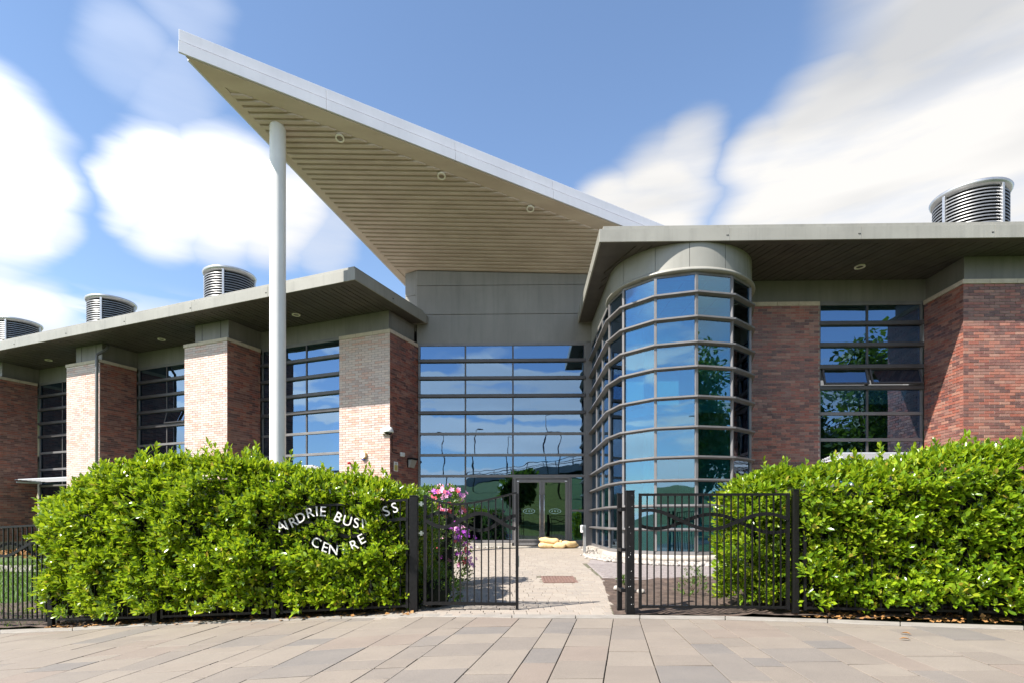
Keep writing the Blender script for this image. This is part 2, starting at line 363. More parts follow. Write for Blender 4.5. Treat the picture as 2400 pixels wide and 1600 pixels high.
# ================================================================== ground and paving
def axis(vals): return np.array(sorted(set(np.round(vals, 3))))
gx = axis(np.concatenate([np.linspace(-400, -40, 13), np.linspace(-40, 40, 81), np.linspace(40, 400, 13)]))
gy = axis(np.concatenate([np.linspace(-400, -60, 9), np.linspace(-60, -10, 26), np.linspace(-10, 40, 51), np.linspace(40, 500, 12)]))
b = MB(); nx = len(gx)
for yy in gy:
    for xx in gx: b.v.append((xx, yy, g(xx, yy)-.07))
for j in range(len(gy)-1):
    for i in range(nx-1): b.f.append((j*nx+i, j*nx+i+1, (j+1)*nx+i+1, (j+1)*nx+i))
b.obj('ground', 'turf', smooth=True, kind='structure')
def sheet(name, q, m, dz, nu=24, nv=24, parent=None, rough=0, **t):
    """bilinear patch over four plan corners, laid on the ground"""
    b = MB()
    for j in range(nv+1):
        for i in range(nu+1):
            u, v = i/nu, j/nv
            p = (Vector(q[0])*(1-u)+Vector(q[1])*u)*(1-v)+(Vector(q[3])*(1-u)+Vector(q[2])*u)*v
            b.v.append((p.x, p.y, g(p.x, p.y)+dz+(rough*(mnoise.fractal((p.x*3, p.y*3, 0), 1, 2, 4)) if rough else 0)))
    for j in range(nv):
        for i in range(nu): k = j*(nu+1)+i; b.f.append((k, k+1, k+nu+2, k+nu+1))
    return b.obj(name, m, parent, smooth=True, **t)
# kerb line, plan points from the photograph's ground line
near = [(-500, 1512), (0, 1484), (170, 1477), (340, 1466), (560, 1457), (800, 1448.5), (1200, 1447.5), (1500, 1449), (1700, 1451.5), (1940, 1458.5), (2110, 1466), (2400, 1475.5), (2900, 1500)]
far = [(-500, 1503), (0, 1476), (170, 1470), (340, 1461), (560, 1452.5), (800, 1443), (1200, 1440), (1500, 1441.5), (1700, 1444), (1940, 1451), (2110, 1458), (2400, 1467), (2900, 1490)]
nearP = [unproj(*q) for q in near]; farP = [unproj(*q) for q in far]
def on_line(P, x):
    for a, c in zip(P, P[1:]):
        if a.x <= x <= c.x: return a.y+(c.y-a.y)*(x-a.x)/(c.x-a.x)
    return P[0].y if x < P[0].x else P[-1].y
# pavement base
b = MB(); xs = np.linspace(-14, 12, 105); ys = np.linspace(0, 1, 30)
for v in ys:
    for x in xs:
        y0 = -2.0; y1 = on_line(farP, x)+.15; yy = y0+(y1-y0)*v; b.v.append((x, yy, g(x, yy)-.022))
for j in range(len(ys)-1):
    for i in range(len(xs)-1): k = j*len(xs)+i; b.f.append((k, k+1, k+len(xs)+1, k+len(xs)))
pave = b.obj('pavement', 'joint', smooth=True, kind='structure')
# edging stones
for i, (a, c) in enumerate(zip(range(len(nearP)-1), range(1, len(nearP)))):
    n0, n1, f0, f1 = nearP[a], nearP[c], farP[a], farP[c]
    m_ = max(1, int(round((n1-n0).length/.92)))
    for k in range(m_):
        u0, u1 = k/m_, (k+1)/m_; e_ = .004/(n1-n0).length
        q = [n0.lerp(n1, u0+e_), n0.lerp(n1, u1-e_), f0.lerp(f1, u1-e_), f0.lerp(f1, u0+e_)]
        MB().prism([(p.x, p.y, g(p.x, p.y)) for p in q], -.10, .010).obj('edging_stone', 'kerb', pave, bevel=.006)
# flagstones: longitudinal joint lines fanning out from the gateway
def zl(o, x, y): return unproj(o+x/2.94, 1400+y/2.94)
LINES = [((0, -1900, 300), (0, -3900, 588)), ((0, -1100, 262), (0, -2600, 588)), ((0, -600, 258), (0, -1900, 588)), ((0, -220, 262), (0, -1350, 588)), ((0, 165, 240), (0, -900, 480)), ((0, 490, 228), (0, 60, 300)), ((0, 700, 220), (0, -100, 396)), ((0, 940, 208), (0, 0, 437)), ((0, 1130, 200), (0, 190, 430)), ((0, 1340, 193), (0, 20, 552)),
         ((0, 1540, 187), (0, 165, 588)), ((0, 1740, 180), (0, 515, 588)), ((0, 1960, 170), (0, 705, 588)), ((0, 2230, 165), (0, 1110, 583)), ((0, 2400, 153), (0, 1320, 588)),
         ((800, 250, 145), (0, 1640, 588)), ((800, 550, 140), (0, 2060, 588)), ((800, 775, 142), (800, 60, 588)), ((800, 920, 145), (800, 290, 588)), ((800, 1228, 140), (800, 775, 588)),
         ((800, 1455, 142), (800, 1145, 588)), ((800, 1625, 142), (800, 1415, 588)), ((800, 1875, 150), (800, 1805, 588)), ((800, 2055, 150), (800, 2200, 588)), ((800, 2225, 150), (1600, 345, 588)),
         ((1600, 50, 155), (1600, 660, 588)), ((1600, 205, 155), (1600, 910, 588)), ((1600, 575, 172), (1600, 1390, 585)), ((1600, 795, 172), (1600, 1760, 588)), ((1600, 970, 180), (1600, 1990, 580)),
         ((1600, 1330, 188), (1600, 2352, 545)), ((1600, 1600, 205), (1600, 2352, 440)), ((1600, 1960, 215), (1600, 2352, 320)), ((1600, 2250, 222), (1600, 3100, 400)), ((1600, 2700, 240), (1600, 4100, 480)), ((1600, 3300, 280), (1600, 5200, 560))]
gl_ = []
for A, B in LINES:
    p, q = zl(*A), zl(*B); d = (q-p); d.z = 0; d /= max(-d.y, .05)       # per metre towards the camera
    gl_.append((p, d))
def at_y(line, y): p, d = line; return p.x+d.x*(p.y-y)
nsl = 0
for li, (l0, l1) in enumerate(zip(gl_, gl_[1:])):
    wdt = abs(at_y(l1, 5)-at_y(l0, 5))
    yk = max(on_line(nearP, at_y(l0, 6.6)), on_line(nearP, at_y(l1, 6.6)))-.004
    y1 = yk; first = True
    while y1 > 2.6:
        ln = random.choice([.3, .38, .45, .52, .6, .75])*random.uniform(.9, 1.12)
        if first: ln *= random.uniform(.5, 1); first = False
        y0 = y1-ln; tilt = random.uniform(-.018, .018); gp = random.uniform(.0022, .005); gc = random.uniform(.004, .009)
        q = []
        for ll, s_ in ((l0, 1), (l1, -1)):
            for yy in (y0+gc+tilt*s_*.5, y1-gc+tilt*s_*.5):
                yy = min(yy, on_line(nearP, at_y(ll, yy))-.004); q.append((at_y(ll, yy)+s_*gp, yy))
        q = [q[0], q[2], q[3], q[1]]
        h = random.uniform(-.0025, .0025)
        if q[1][0]-q[0][0] > .03 and q[3][1]-q[0][1] > .05:
            MB().prism([(x_, y_, g(x_, y_)+h+random.uniform(-.0012, .0012)) for x_, y_ in q], -.03, 0).obj('paving_slab', 'slab', pave, bevel=.004); nsl += 1
        y1 = y0
# street behind the camera
sheet('road', [(-60, -11), (60, -11), (60, -2), (-60, -2)], 'asphalt', -.03, 60, 6, kind='structure')

# entrance path and the beds beside it
GATE_L, GATE_R = -1.3, 1.40
b_ = sheet('path', [(-1.75, on_line(farP, 0)), (1.29, on_line(farP, 0)), (2.72, 19.0), (-3.4, 19.0)], 'path_joint', -.014, 20, 40, kind='structure')
path = b_
std = None; pav = MB(); cnt = 0; y = on_line(farP, 0)+.012
protoP = {}
while y < 18.35:
    dep = random.choice([.105, .16, .16, .21]) if y > 7.1 else .2
    u = (y-6.9)/(19-6.9); xl = -1.62+(-3.3+1.62)*u
    xr = 1.25+min(1, (y-7)/3.2)*.4 if y < 13.2 else 1.75+min(1, (y-13.2)/3)*.6
    x = xl+random.uniform(-.1, 0)
    while x < xr:
        wd = random.choice([.14, .16, .2, .24])
        if x+wd > xr: wd = max(.06, xr-x)
        cx_, cy_ = x+wd/2, y+dep/2; z_ = g(cx_, cy_)+random.uniform(-.0015, .0015); yaw = random.uniform(-.008, .008)
        gp = .0035
        if not (.53 < cx_ < 1.19 and 10.0 < cy_ < 10.95):
            if cnt < 300 and cx_ > -.9:
                key = (round(wd, 2), dep)
                if key not in protoP:
                    bb = MB(); w2, d2, e_ = key[0]/2-gp, dep/2-gp, .005
                    bb.add([(-w2, -d2, -.03), (w2, -d2, -.03), (w2, d2, -.03), (-w2, d2, -.03), (-w2, -d2, -e_), (w2, -d2, -e_), (w2, d2, -e_), (-w2, d2, -e_),
                            (-w2+e_, -d2+e_, 0), (w2-e_, -d2+e_, 0), (w2-e_, d2-e_, 0), (-w2+e_, d2-e_, 0)],
                           [(8, 9, 10, 11)]+[(4+i, 4+(i+1) % 4, 8+(i+1) % 4, 8+i) for i in range(4)]+[(i, (i+1) % 4, 4+(i+1) % 4, 4+i) for i in range(4)])
                    me = bpy.data.meshes.new('paver'); me.from_pydata(bb.v, [], bb.f); me.materials.append(MAT['paver']); me.update(); protoP[key] = me
                o = bpy.data.objects.new('paver', protoP[key])
                slope = math.atan2(g(cx_, cy_+.1)-g(cx_, cy_-.1), .2)
                link(o, path, Matrix.Translation((cx_, cy_, z_+.002)) @ Matrix.Rotation(yaw, 4, 'Z') @ Matrix.Rotation(slope, 4, 'X')); cnt += 1
            else:
                pav.prism([(cx_+sx*(wd/2-gp), cy_+sy*(dep/2-gp), g(cx_, cy_+sy*dep/2)-z_) for sx, sy in ((-1, -1), (1, -1), (1, 1), (-1, 1))], z_-.03, z_+.002)
        x += wd
    y += dep
pav.obj('paver_field', 'paver', path, kind='stuff')
sheet('soil_bed', [(1.25, 6.98), (9, 6.3), (9, 11.6), (1.66, 10.6)], 'soil', .0, 90, 60, rough=.035, kind='structure')
sheet('hedge_bed', [(-13, 9.35), (-1.66, 7.22), (-1.72, 10.4), (-13, 11)], 'soil', .0, 90, 30, rough=.03, kind='structure')
sheet('gravel_strip', [(1.7, 10.4), (9, 11.4), (9, 15.4), (1.8, 15.4)], 'setts', -.006, 30, 20, kind='structure')
# small setts laid beside the tower
sb = MB(); yy = 10.75
while yy < 13.4:
    xx = 1.78+random.uniform(0, .1)
    while xx < 6.4:
        if (Vector((xx, yy))-Vector((4.43, 15.2))).length > 2.55 and yy > 10.62+(xx-1.8)*.14:
            z_ = g(xx, yy); sb.prism([(xx-.045, yy-.045), (xx+.045, yy-.045), (xx+.045, yy+.045), (xx-.045, yy+.045)], z_-.02, z_+.004+random.uniform(-.002, .002))
        xx += .1
    yy += .1
sb.obj('small_setts', 'setts', None, kind='stuff')

# ================================================================== the building
BLD = empty('business_centre', (0, 19, Z0), 'brick and grey metal office building with white canopy on a round post', 'building')
# ---- brickwork
BP, CP, JT = .25, .0738, .011        # brick pitch, course pitch, joint
loose = []                            # candidates for single brick objects
def brick_face(mb, o, s, out, width, z0, z1, single=None, off=0):
    """running bond on the face that starts at o, runs along s and looks along out"""
    nrow = int(round((z1-z0)/CP))
    for r in range(nrow):
        za = z1-(r+1)*CP+JT/2; zb = z1-r*CP-JT/2
        x = -(BP/2 if (r+off) % 2 else 0)
        while x < width-.02:
            a, c = max(x, 0)+JT/2, min(x+BP, width)-JT/2
            if x <= 0: a -= JT/2
            if x+BP >= width: c += JT/2
            if c-a > .03:
                d = .009+random.uniform(-.0025, .0025)
                full = abs((c-a)-(BP-JT)) < .002
                if single is not None and full:
                    single.append((Vector(o)+s*((a+c)/2)+Z*((za+zb)/2), s, out, d))
                else:
                    mb.box(o, s, out, Z, (a, -.02, za), (c, d, zb))
            x += BP
def pier(name, o, s, out, width, depth_vec, depth, faces, z0=Z0, z1=6.95, objs=False, cap=True, sunwash=False):
    """mortar core + bricks + coping. o: front-left corner seen from outside, s along the front, out outward"""
    inn = -out
    core = MB().box(o, s, inn, Z, (0, 0, z0-.4), (width, depth, z1)).obj(name, 'mortar', BLD)
    mb = MB(); sg = [] if objs else None
    mf = MB() if sunwash else mb
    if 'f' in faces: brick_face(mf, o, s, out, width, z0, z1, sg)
    if 'r' in faces: brick_face(mb, Vector(o)+s*width, inn, s, depth, z0, z1, sg, 1)
    if 'l' in faces: brick_face(mb, Vector(o)+inn*depth, out, -s, depth, z0, z1, sg, 1)
    if objs:
        h = (CP-JT)/2; w_ = (BP-JT)/2; e_ = .003
        me_b = MB().add([(-w_, -.02, -h), (w_, -.02, -h), (w_, -.02, h), (-w_, -.02, h), (-w_, -e_, -h), (w_, -e_, -h), (w_, -e_, h), (-w_, -e_, h), (-w_+e_, 0, -h+e_), (w_-e_, 0, -h+e_), (w_-e_, 0, h-e_), (-w_+e_, 0, h-e_)],
                        [(8, 9, 10, 11)[::-1]]+[(4+i, 8+i, 8+(i+1) % 4, 4+(i+1) % 4) for i in range(4)]+[(i, 4+i, 4+(i+1) % 4, (i+1) % 4) for i in range(4)])
        me = bpy.data.meshes.new('brick'); me.from_pydata(me_b.v, [], me_b.f); me.materials.append(MAT['brick']); me.update()
        vis = lambda q: 1 if (q[0].x/q[0].y*FPX+CX < 2408 and q[0].z > 1.9) else 0
        sg.sort(key=lambda q: (-vis(q), (q[0]-Vector((0, 0, EYE))).length))
        for i, (c_, s_, o_, d_) in enumerate(sg):
            if i < 300 and vis((c_,)):
                M = Matrix((s_, o_, Z)).transposed().to_4x4(); M.translation = c_+o_*d_
                M = M @ Matrix.Rotation(random.uniform(-.006, .006), 4, 'Z')
                link(bpy.data.objects.new('brick', me), core, M)
            else: mb.box(c_, s_, o_, Z, (-w_, -.02, -h), (w_, d_, h))
    mb.obj('brickwork', 'brick', core, kind='stuff')
    if sunwash: mf.obj('brickwork', 'brick_sunwash', core, kind='stuff')
    if cap:      # coping stones
        ov = .035
        runs = []
        if 'f' in faces: runs.append((Vector(o)-s*(ov if 'l' in faces or name == 'brick_pier' else 0), s, out, width+(ov if 'r' in faces else 0)+(ov if 'l' in faces or name == 'brick_pier' else 0)))
        if 'r' in faces: runs.append((Vector(o)+s*width+inn*.003, inn, s, depth))
        if 'l' in faces: runs.append((Vector(o)+inn*depth, out, -s, depth-.003))
        for oo, ss, nn, ln in runs:
            k = max(1, int(round(ln/.62)))
            for i in range(k):
                MB().box(oo, ss, nn, Z, (ln*i/k+.003, -.12, z1+.002), (ln*(i+1)/k-.003, ov, z1+.112)).obj('coping_stone', 'stone', core, bevel=.004)
    return core
E3 = -10.23; N3 = 14.83; EW = 6.35
# flush wall beside the entrance (front and return)
P3w = 1.93
pier('brick_wall', L(E3-P3w, N3), eL, -nL, P3w, nL, 1.66, 'fr', sunwash=True)
# projecting piers of the west wing
NP = N3-1.34
for k in range(3):
    ec = -15.55-EW*k
    pier('brick_pier', L(ec-1.95, NP), eL, -nL, 1.95, nL, 1.34, 'fr', sunwash=True)
# east wing: wall beside the tower, then the near pier
BR, BRp = 15.62, 14.26
pier('brick_wall', Rr(5.7, BR), uR, -vR, 7.98-5.7, vR, .35, 'f')
pier('brick_pier', Rr(10.78, BRp), uR, -vR, 1.95, vR, 1.36, 'fl', objs=True)
# ---- grey cladding: bands over the copings, panels over the entrance
ZS, ZT = 7.69, 7.98
def clad(o, s, out, a, c, z0, z1, dep=.2, name='cladding_panel', m='cladding'):
    return MB().box(o, s, out, Z, (a, -dep, z0), (c, 0, z1)).obj(name, m, BLD, bevel=.006)
oW = L(0, N3+.12)
for k in range(4):                       # band over each west bay
    a, c = -17.5-EW*k+1.95, -12.16 if k == 0 else -15.55-EW*k+EW-1.95
    clad(oW, eL, -nL, a-.098, c+(.33 if k else 0), 7.095, ZS-.002)
clad(L(0, N3+.09), eL, -nL, E3-P3w+.02, E3-.10, 7.07, ZS-.002)
clad(L(E3-.10, 0), nL, eL, N3+.1, N3+1.55, 7.07, ZS-.002)
for k in range(3):                       # boxes over the piers
    ec = -15.55-EW*k
    bx_ = MB().box(L(0, NP+.13), eL, -nL, Z, (ec-1.62, -1.36, 7.068), (ec-.1, 0, ZS-.002)).obj('pier_head', 'cladding', BLD, bevel=.006)
    MB().box(L(0, NP+.13), eL, -nL, Z, (ec-1.75, -1.30, 7.064), (ec-.04, .05, 7.105)).obj('flashing', 'cladding', bx_)
    for q in (-1.3, -.45): MB().box(L(0, NP+.13), eL, -nL, Z, (ec+q, 0, 7.11), (ec+q+.012, .006, ZS-.01)).obj('seam', 'interior_dark', bx_)
clad(Rr(0, BR+.10), uR, -vR, 5.8, 10.898, 7.10, ZS-.002)
MB().box(Rr(0, BRp+.13), uR, -vR, Z, (10.9, -1.36, 7.068), (12.7, 0, ZS-.002)).obj('pier_head', 'cladding', BLD, bevel=.006)
BC = 19.0
# canopy soffit plane
W1, W2 = px(975, 633, 19.07), px(1373, 641, 18.93); APX = px(418, 121.5, 12.9)
cn = (W2-W1).cross(APX-W1).normalized()
if cn.z < 0: cn = -cn
def cz(x, y): return W1.z-(cn.x*(x-W1.x)+cn.y*(y-W1.y))/cn.z
def cray(x, y):
    d = Vector(((x-CX)/FPX, 1, (HY-y)/FPX)); o = Vector((0, 0, EYE)); return o+d*((W1-o).dot(cn)/d.dot(cn))
for z0_, z1_ in ((7.085, 8.022), (8.034, 8.992), (9.004, None)):
    a0, a1 = Rr(-3.62, BC), Rr(2.35, BC)
    if z1_ is None:
        q = [a0, a1]; b = MB()
        vs = [];
        for p_, in ((a0,), (a1,)):
            for dd in (0, .2):
                pp = p_+vR*dd; vs += [(pp.x, pp.y, z0_), (pp.x, pp.y, cz(pp.x, pp.y)-.01)]
        b.add(vs, [(0, 1, 5, 4)[::-1], (2, 3, 7, 6), (0, 2, 3, 1)[::-1], (4, 6, 7, 5), (1, 3, 7, 5)[::-1], (0, 2, 6, 4)])
        flip_ok(b.obj('cladding_panel', 'cladding', BLD))
    else: clad(Rr(0, BC), uR, -vR, -3.62, 2.35, z0_, z1_)
# return of the high wall towards the west
pc = Rr(-3.62, BC)
MB().box(pc+vR*.02, -eL, nL, Z, (0, 0, 7.9), (.04, .05, 9.5)).obj('corner_post', 'cladding', BLD)
MB().box(pc+vR*.03, -eL, nL, Z, (.045, 0, 7.5), (.46, .2, 8.70)).obj('cladding_panel', 'cladding', BLD, bevel=.005)
MB().box(pc+vR*.03, -eL, nL, Z, (.045, 0, 8.71), (.46, .2, 9.55)).obj('cladding_panel', 'cladding', BLD, bevel=.005)

# ---- roofs with overhanging eaves
def roof(frame_o, s, inn, a0, a1, d0, d1, name):
    """a along s, d inward; d0 is the eave"""
    core = MB().box(frame_o, s, inn, Z, (a0+.04, d0+.04, ZS+.03), (a1-.04, d1, ZT-.01)).obj(name, 'cladding', BLD)
    return core
def eave_strip(core, o, s, out, a0, a1, pitch, m='fascia', t0=0, t1=0):
    k = max(1, int(round((a1-a0)/pitch)))
    for i in range(k):
        a, c = a0+(a1-a0)*i/k, a0+(a1-a0)*(i+1)/k
        MB().box(o, s, out, Z, (a+.0025, -.04, ZS-.012), (c-.0025, 0, ZT)).obj('fascia', m, core, bevel=.004)
        MB().box(o, s, out, Z, (a+.002+(t0 if i == 0 else 0), -.18, ZT+.004), (c-.002-(t1 if i == k-1 else 0), -.10, ZT+.115)).obj('roof_edge', m, core, bevel=.004)
        for q in (.07, .10):            # fixing clips under each joint
            if i: MB().box(o, s, out, Z, (a-q+.02, 0, ZS+.10), (a-q+.035, .008, ZS+.125)).obj('clip', 'iron', core)
def downlight(core, c, nrm=None, r=.13):
    q = MB(); n = 20
    nv = nrm or Vector((0, 0, -1)); M = nv.to_track_quat('Z', 'Y').to_matrix().to_4x4(); M.translation = c
    q.lathe((0, 0), [(r*.68, 0), (r*.70, .02), (r, .02), (r, -.01)], 24)
    o = q.obj('downlight', 'ring_light', core); o.matrix_basis = M; 
    return o
# west roof
EE, NE, WE = -9.85, 12.65, -44.0
rf = roof(Vector(), eL, nL, WE, EE, NE, 22, 'west_roof')
eave_strip(rf, L(0, NE), eL, -nL, -38, EE, 3.15, t1=.10)
eave_strip(rf, L(EE, 0), nL, eL, NE+.003, 16.35, 1.85, t0=.18)
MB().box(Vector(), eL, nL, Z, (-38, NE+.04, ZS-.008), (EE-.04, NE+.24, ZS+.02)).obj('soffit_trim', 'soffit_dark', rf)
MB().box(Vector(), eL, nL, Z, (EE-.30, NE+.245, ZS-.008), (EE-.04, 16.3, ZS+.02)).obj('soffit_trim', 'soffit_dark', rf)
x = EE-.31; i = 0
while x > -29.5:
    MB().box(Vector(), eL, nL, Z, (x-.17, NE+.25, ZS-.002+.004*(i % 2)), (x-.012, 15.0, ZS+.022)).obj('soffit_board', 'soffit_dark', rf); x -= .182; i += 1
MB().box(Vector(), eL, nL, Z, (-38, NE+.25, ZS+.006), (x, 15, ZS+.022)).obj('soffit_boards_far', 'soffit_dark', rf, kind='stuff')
# east roof
AE, BE = 1.75, 13.42
rf2 = roof(Vector(), uR, vR, AE, 24, BE, 22, 'east_roof')
eave_strip(rf2, Rr(0, BE), uR, -vR, AE, 20, 3.0, t0=.10)
eave_strip(rf2, Rr(AE, 0), -vR, -uR, -18.9, -BE-.003, 1.8, t1=.18)
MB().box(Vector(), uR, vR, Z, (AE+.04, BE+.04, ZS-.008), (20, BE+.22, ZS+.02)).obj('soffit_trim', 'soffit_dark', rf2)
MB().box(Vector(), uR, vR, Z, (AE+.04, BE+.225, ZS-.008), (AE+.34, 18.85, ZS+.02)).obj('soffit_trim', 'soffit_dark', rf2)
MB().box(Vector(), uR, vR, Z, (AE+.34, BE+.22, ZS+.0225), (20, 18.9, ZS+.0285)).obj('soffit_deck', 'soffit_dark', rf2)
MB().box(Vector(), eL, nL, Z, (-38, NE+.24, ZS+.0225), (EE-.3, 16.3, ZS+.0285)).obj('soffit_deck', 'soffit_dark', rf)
ds = Vector((math.sin(R(-19)), math.cos(R(-19)), 0)); dp_ = Vector((ds.y, -ds.x, 0)); i = 0
for k in range(0, 130):
    x = 1.0+.19*k; o = Rr(0, BE+.23)+Vector((x, 0, 0))
    ln = 2.65
    a = Rr(0, 0); p0 = Rr(AE+x, BE+.235); 
    # clip where the board would cross the west edge trim
    mlen = min(2.55/ds.dot(vR), (x-.36)/max(-ds.dot(uR), .01)) if x > .4 else 0
    if mlen < .15 or x > 13.5: continue
    wv = dp_*.082
    q = [p0-uR*.085, p0+uR*.085, p0+uR*.085+ds*mlen, p0-uR*.085+ds*mlen]
    MB().prism([(v.x, v.y) for v in q], ZS-.002+.004*(i % 2), ZS+.022).obj('soffit_board', 'soffit_dark', rf2); i += 1
for q, rr_ in (((694, 738), rf), ((378.6, 795), rf), ((114, 843), rf), ((2015, 625.5), rf2)):
    d_ = Vector(((q[0]-CX)/FPX, 1, (HY-q[1])/FPX)); t_ = (ZS-.006-EYE)/d_.z
    downlight(rr_, Vector((0, 0, EYE))+d_*t_)

# ---- white canopy
Bp = cray(1452, 527); fd = (Bp-APX).normalized(); CB = APX+fd*((Bp-APX).length+3.2)
Cp = cray(933, 655); ld = (Cp-APX).normalized(); CC = APX+ld*((Cp-APX).length+1.6)
canopy = None
def tri_inset(f, l):
    """corners of the canopy triangle moved in by f from the front edge and l from the west edge (plan)"""
    fp = Vector((fd.x, fd.y)).normalized(); lp = Vector((ld.x, ld.y)).normalized()
    fn = Vector((-fp.y, fp.x)); ln = Vector((lp.y, -lp.x))
    if fn.y < 0: fn = -fn
    if ln.x < 0: ln = -ln
    A = Vector((APX.x, APX.y)); Bq = Vector((CB.x, CB.y)); Cq = Vector((CC.x, CC.y))
    def isect(p, d, q, e):
        den = d.x*e.y-d.y*e.x; t = ((q.x-p.x)*e.y-(q.y-p.y)*e.x)/den; return p+d*t
    bk = (Cq-Bq).normalized()
    a = isect(A+fn*f, fp, A+ln*l, lp); b2 = isect(A+fn*f, fp, Bq, bk); c2 = isect(A+ln*l, lp, Bq, bk)
    return a, b2, c2
def tri_slab(f, l, h0, h1, name, m, parent, **k):
    return MB().prism([(q.x, q.y, cz(q.x, q.y)) for q in tri_inset(f, l)], h0, h1).obj(name, m, parent, **k)
canopy = tri_slab(.06, .06, .03, .53, 'canopy', 'frame_light', BLD)
tri_slab(.42, .42, .54, .66, 'roof_sheet', 'white_metal', canopy)
joints = [0]+[(cray(x_, y_)-APX).length for x_, y_ in ((765, 258), (1068, 376), (1298, 466))]+[(CB-APX).length]
def edge_panels(A, d, js, nout, name):
    nout = Vector((nout.x, nout.y, 0)).normalized()
    for i, (a, c) in enumerate(zip(js, js[1:])):
        for h0, h1, off in ((.0, .258, 0), (.300, .555, -.045)):
            p0, p1 = A+d*(a+(.003 if i else 0)), A+d*(c-.003); b = MB()
            vs = []
            for p_ in (p0, p1):
                for o_, hh in ((off, h0), (off, h1), (off-.05, h1), (off-.05, h0)):
                    v = p_+nout*o_; vs.append((v.x, v.y, p_.z+hh))
            b.add(vs, [(0, 1, 5, 4), (1, 2, 6, 5), (2, 3, 7, 6), (3, 0, 4, 7), (0, 3, 2, 1), (4, 5, 6, 7)])
            flip_ok(b.obj('fascia_panel', 'white_metal', canopy, bevel=.006))
fno = Vector((fd.y, -fd.x, 0)); fno = fno if fno.y < 0 else -fno
lno = Vector((ld.y, -ld.x, 0)); lno = lno if lno.x < 0 else -lno
edge_panels(APX, fd, joints, fno, 'fascia_panel')
edge_panels(APX+lno*0, ld, [.22, 3.2, 6.4, (CC-APX).length], lno, 'fascia_panel')
# soffit trims
def plan_quad(ps, h0, h1, name, m):
    return flip_ok(MB().prism([(q.x, q.y, cz(q.x, q.y)) for q in ps], h0, h1).obj(name, m, canopy))
a0, b0, c0 = tri_inset(.052, .052); a1, b1, c1 = tri_inset(.42, .26)
plan_quad([a0, b0, b1, a1], -.004, .028, 'soffit_trim', 'soffit_sheet'); plan_quad([a0, a1, c1, c0], -.001, .028, 'soffit_trim', 'soffit_sheet')
a2, b2, c2 = tri_inset(.40, .24)
plan_quad([a2, b2, c2], .02, .03, 'soffit_deck', 'soffit_sheet')
# ribs of the corrugated sheet, one by one
rdir = (W2-W1).normalized(); rp = Vector((rdir.x, rdir.y)).normalized(); rn = Vector((-rp.y, rp.x)); rn = rn if rn.y < 0 else -rn
A, Bq, Cq = tri_inset(.41, .25)
fp = (Bq-A).normalized(); lp = (Cq-A).normalized()
base = Vector((W1.x, W1.y)); tot = (A-base).dot(rn); pitch = tot/38.0; kk = 0; s_ = -.8
def isect(p, d, q, e):
    den = d.x*e.y-d.y*e.x; t = ((q.x-p.x)*e.y-(q.y-p.y)*e.x)/den; return p+d*t
s_ = pitch*.3
while s_ < tot-.05:
    ws = [(s_, .0), (s_+pitch*.06, -.055), (s_+pitch*.56, -.055), (s_+pitch*.64, .0)]
    vs = []
    ok = True
    for ss, hh in ws:
        q = base+rn*ss
        l_ = isect(q, rp, A, lp); r_ = isect(q, rp, A, fp)
        if r_.x > 4.5: r_ = q+rp*((4.5-q.x)/rp.x)
        if r_.x-l_.x < .02: ok = False
        for e_ in (l_, r_): vs.append((e_.x, e_.y, cz(e_.x, e_.y)+hh+.02))
    if ok:
        b = MB().add(vs, [(0, 1, 3, 2), (2, 3, 5, 4), (4, 5, 7, 6), (0, 2, 4, 6), (1, 7, 5, 3), (0, 6, 7, 1)])
        flip_ok(b.obj('soffit_rib', 'soffit_rib', canopy))
    s_ += pitch
for q in ((797, 319), (1035, 408), (1243, 485)):
    c_ = cray(*q)-cn*.02; downlight(canopy, c_-Z*.045, -cn, .115)
# post
ct = cray(651, 300); cr_ = 18.0/FPX*ct.y
gz_ = g(ct.x, ct.y)
post = MB().lathe((ct.x, ct.y), [(cr_, gz_-.3), (cr_, gz_+3.3), (cr_, gz_+6.6), (cr_, ct.z+.25)], 40).obj('canopy_post', 'column_paint', BLD, smooth=True)
MB().lathe((ct.x, ct.y), [(cr_+.02, gz_+.0), (cr_+.02, gz_+.12), (cr_, gz_+.13)], 40).obj('collar', 'column_paint', post, smooth=True)
# downpipe on the middle pier
dpx = L(-15.55-EW-.02, NP-.12)
MB().tube([L(-15.55-EW+.06, NP+.25, ZS-.05), L(-15.55-EW+.06, NP+.2, ZS-.22), L(-15.55-EW-.03, NP-.1, 7.2), L(-15.55-EW-.03, NP-.1, 7.0), L(-15.55-EW-.03, NP-.1, .0)], .055, 12).obj('downpipe', 'frame_light', BLD, smooth=True)

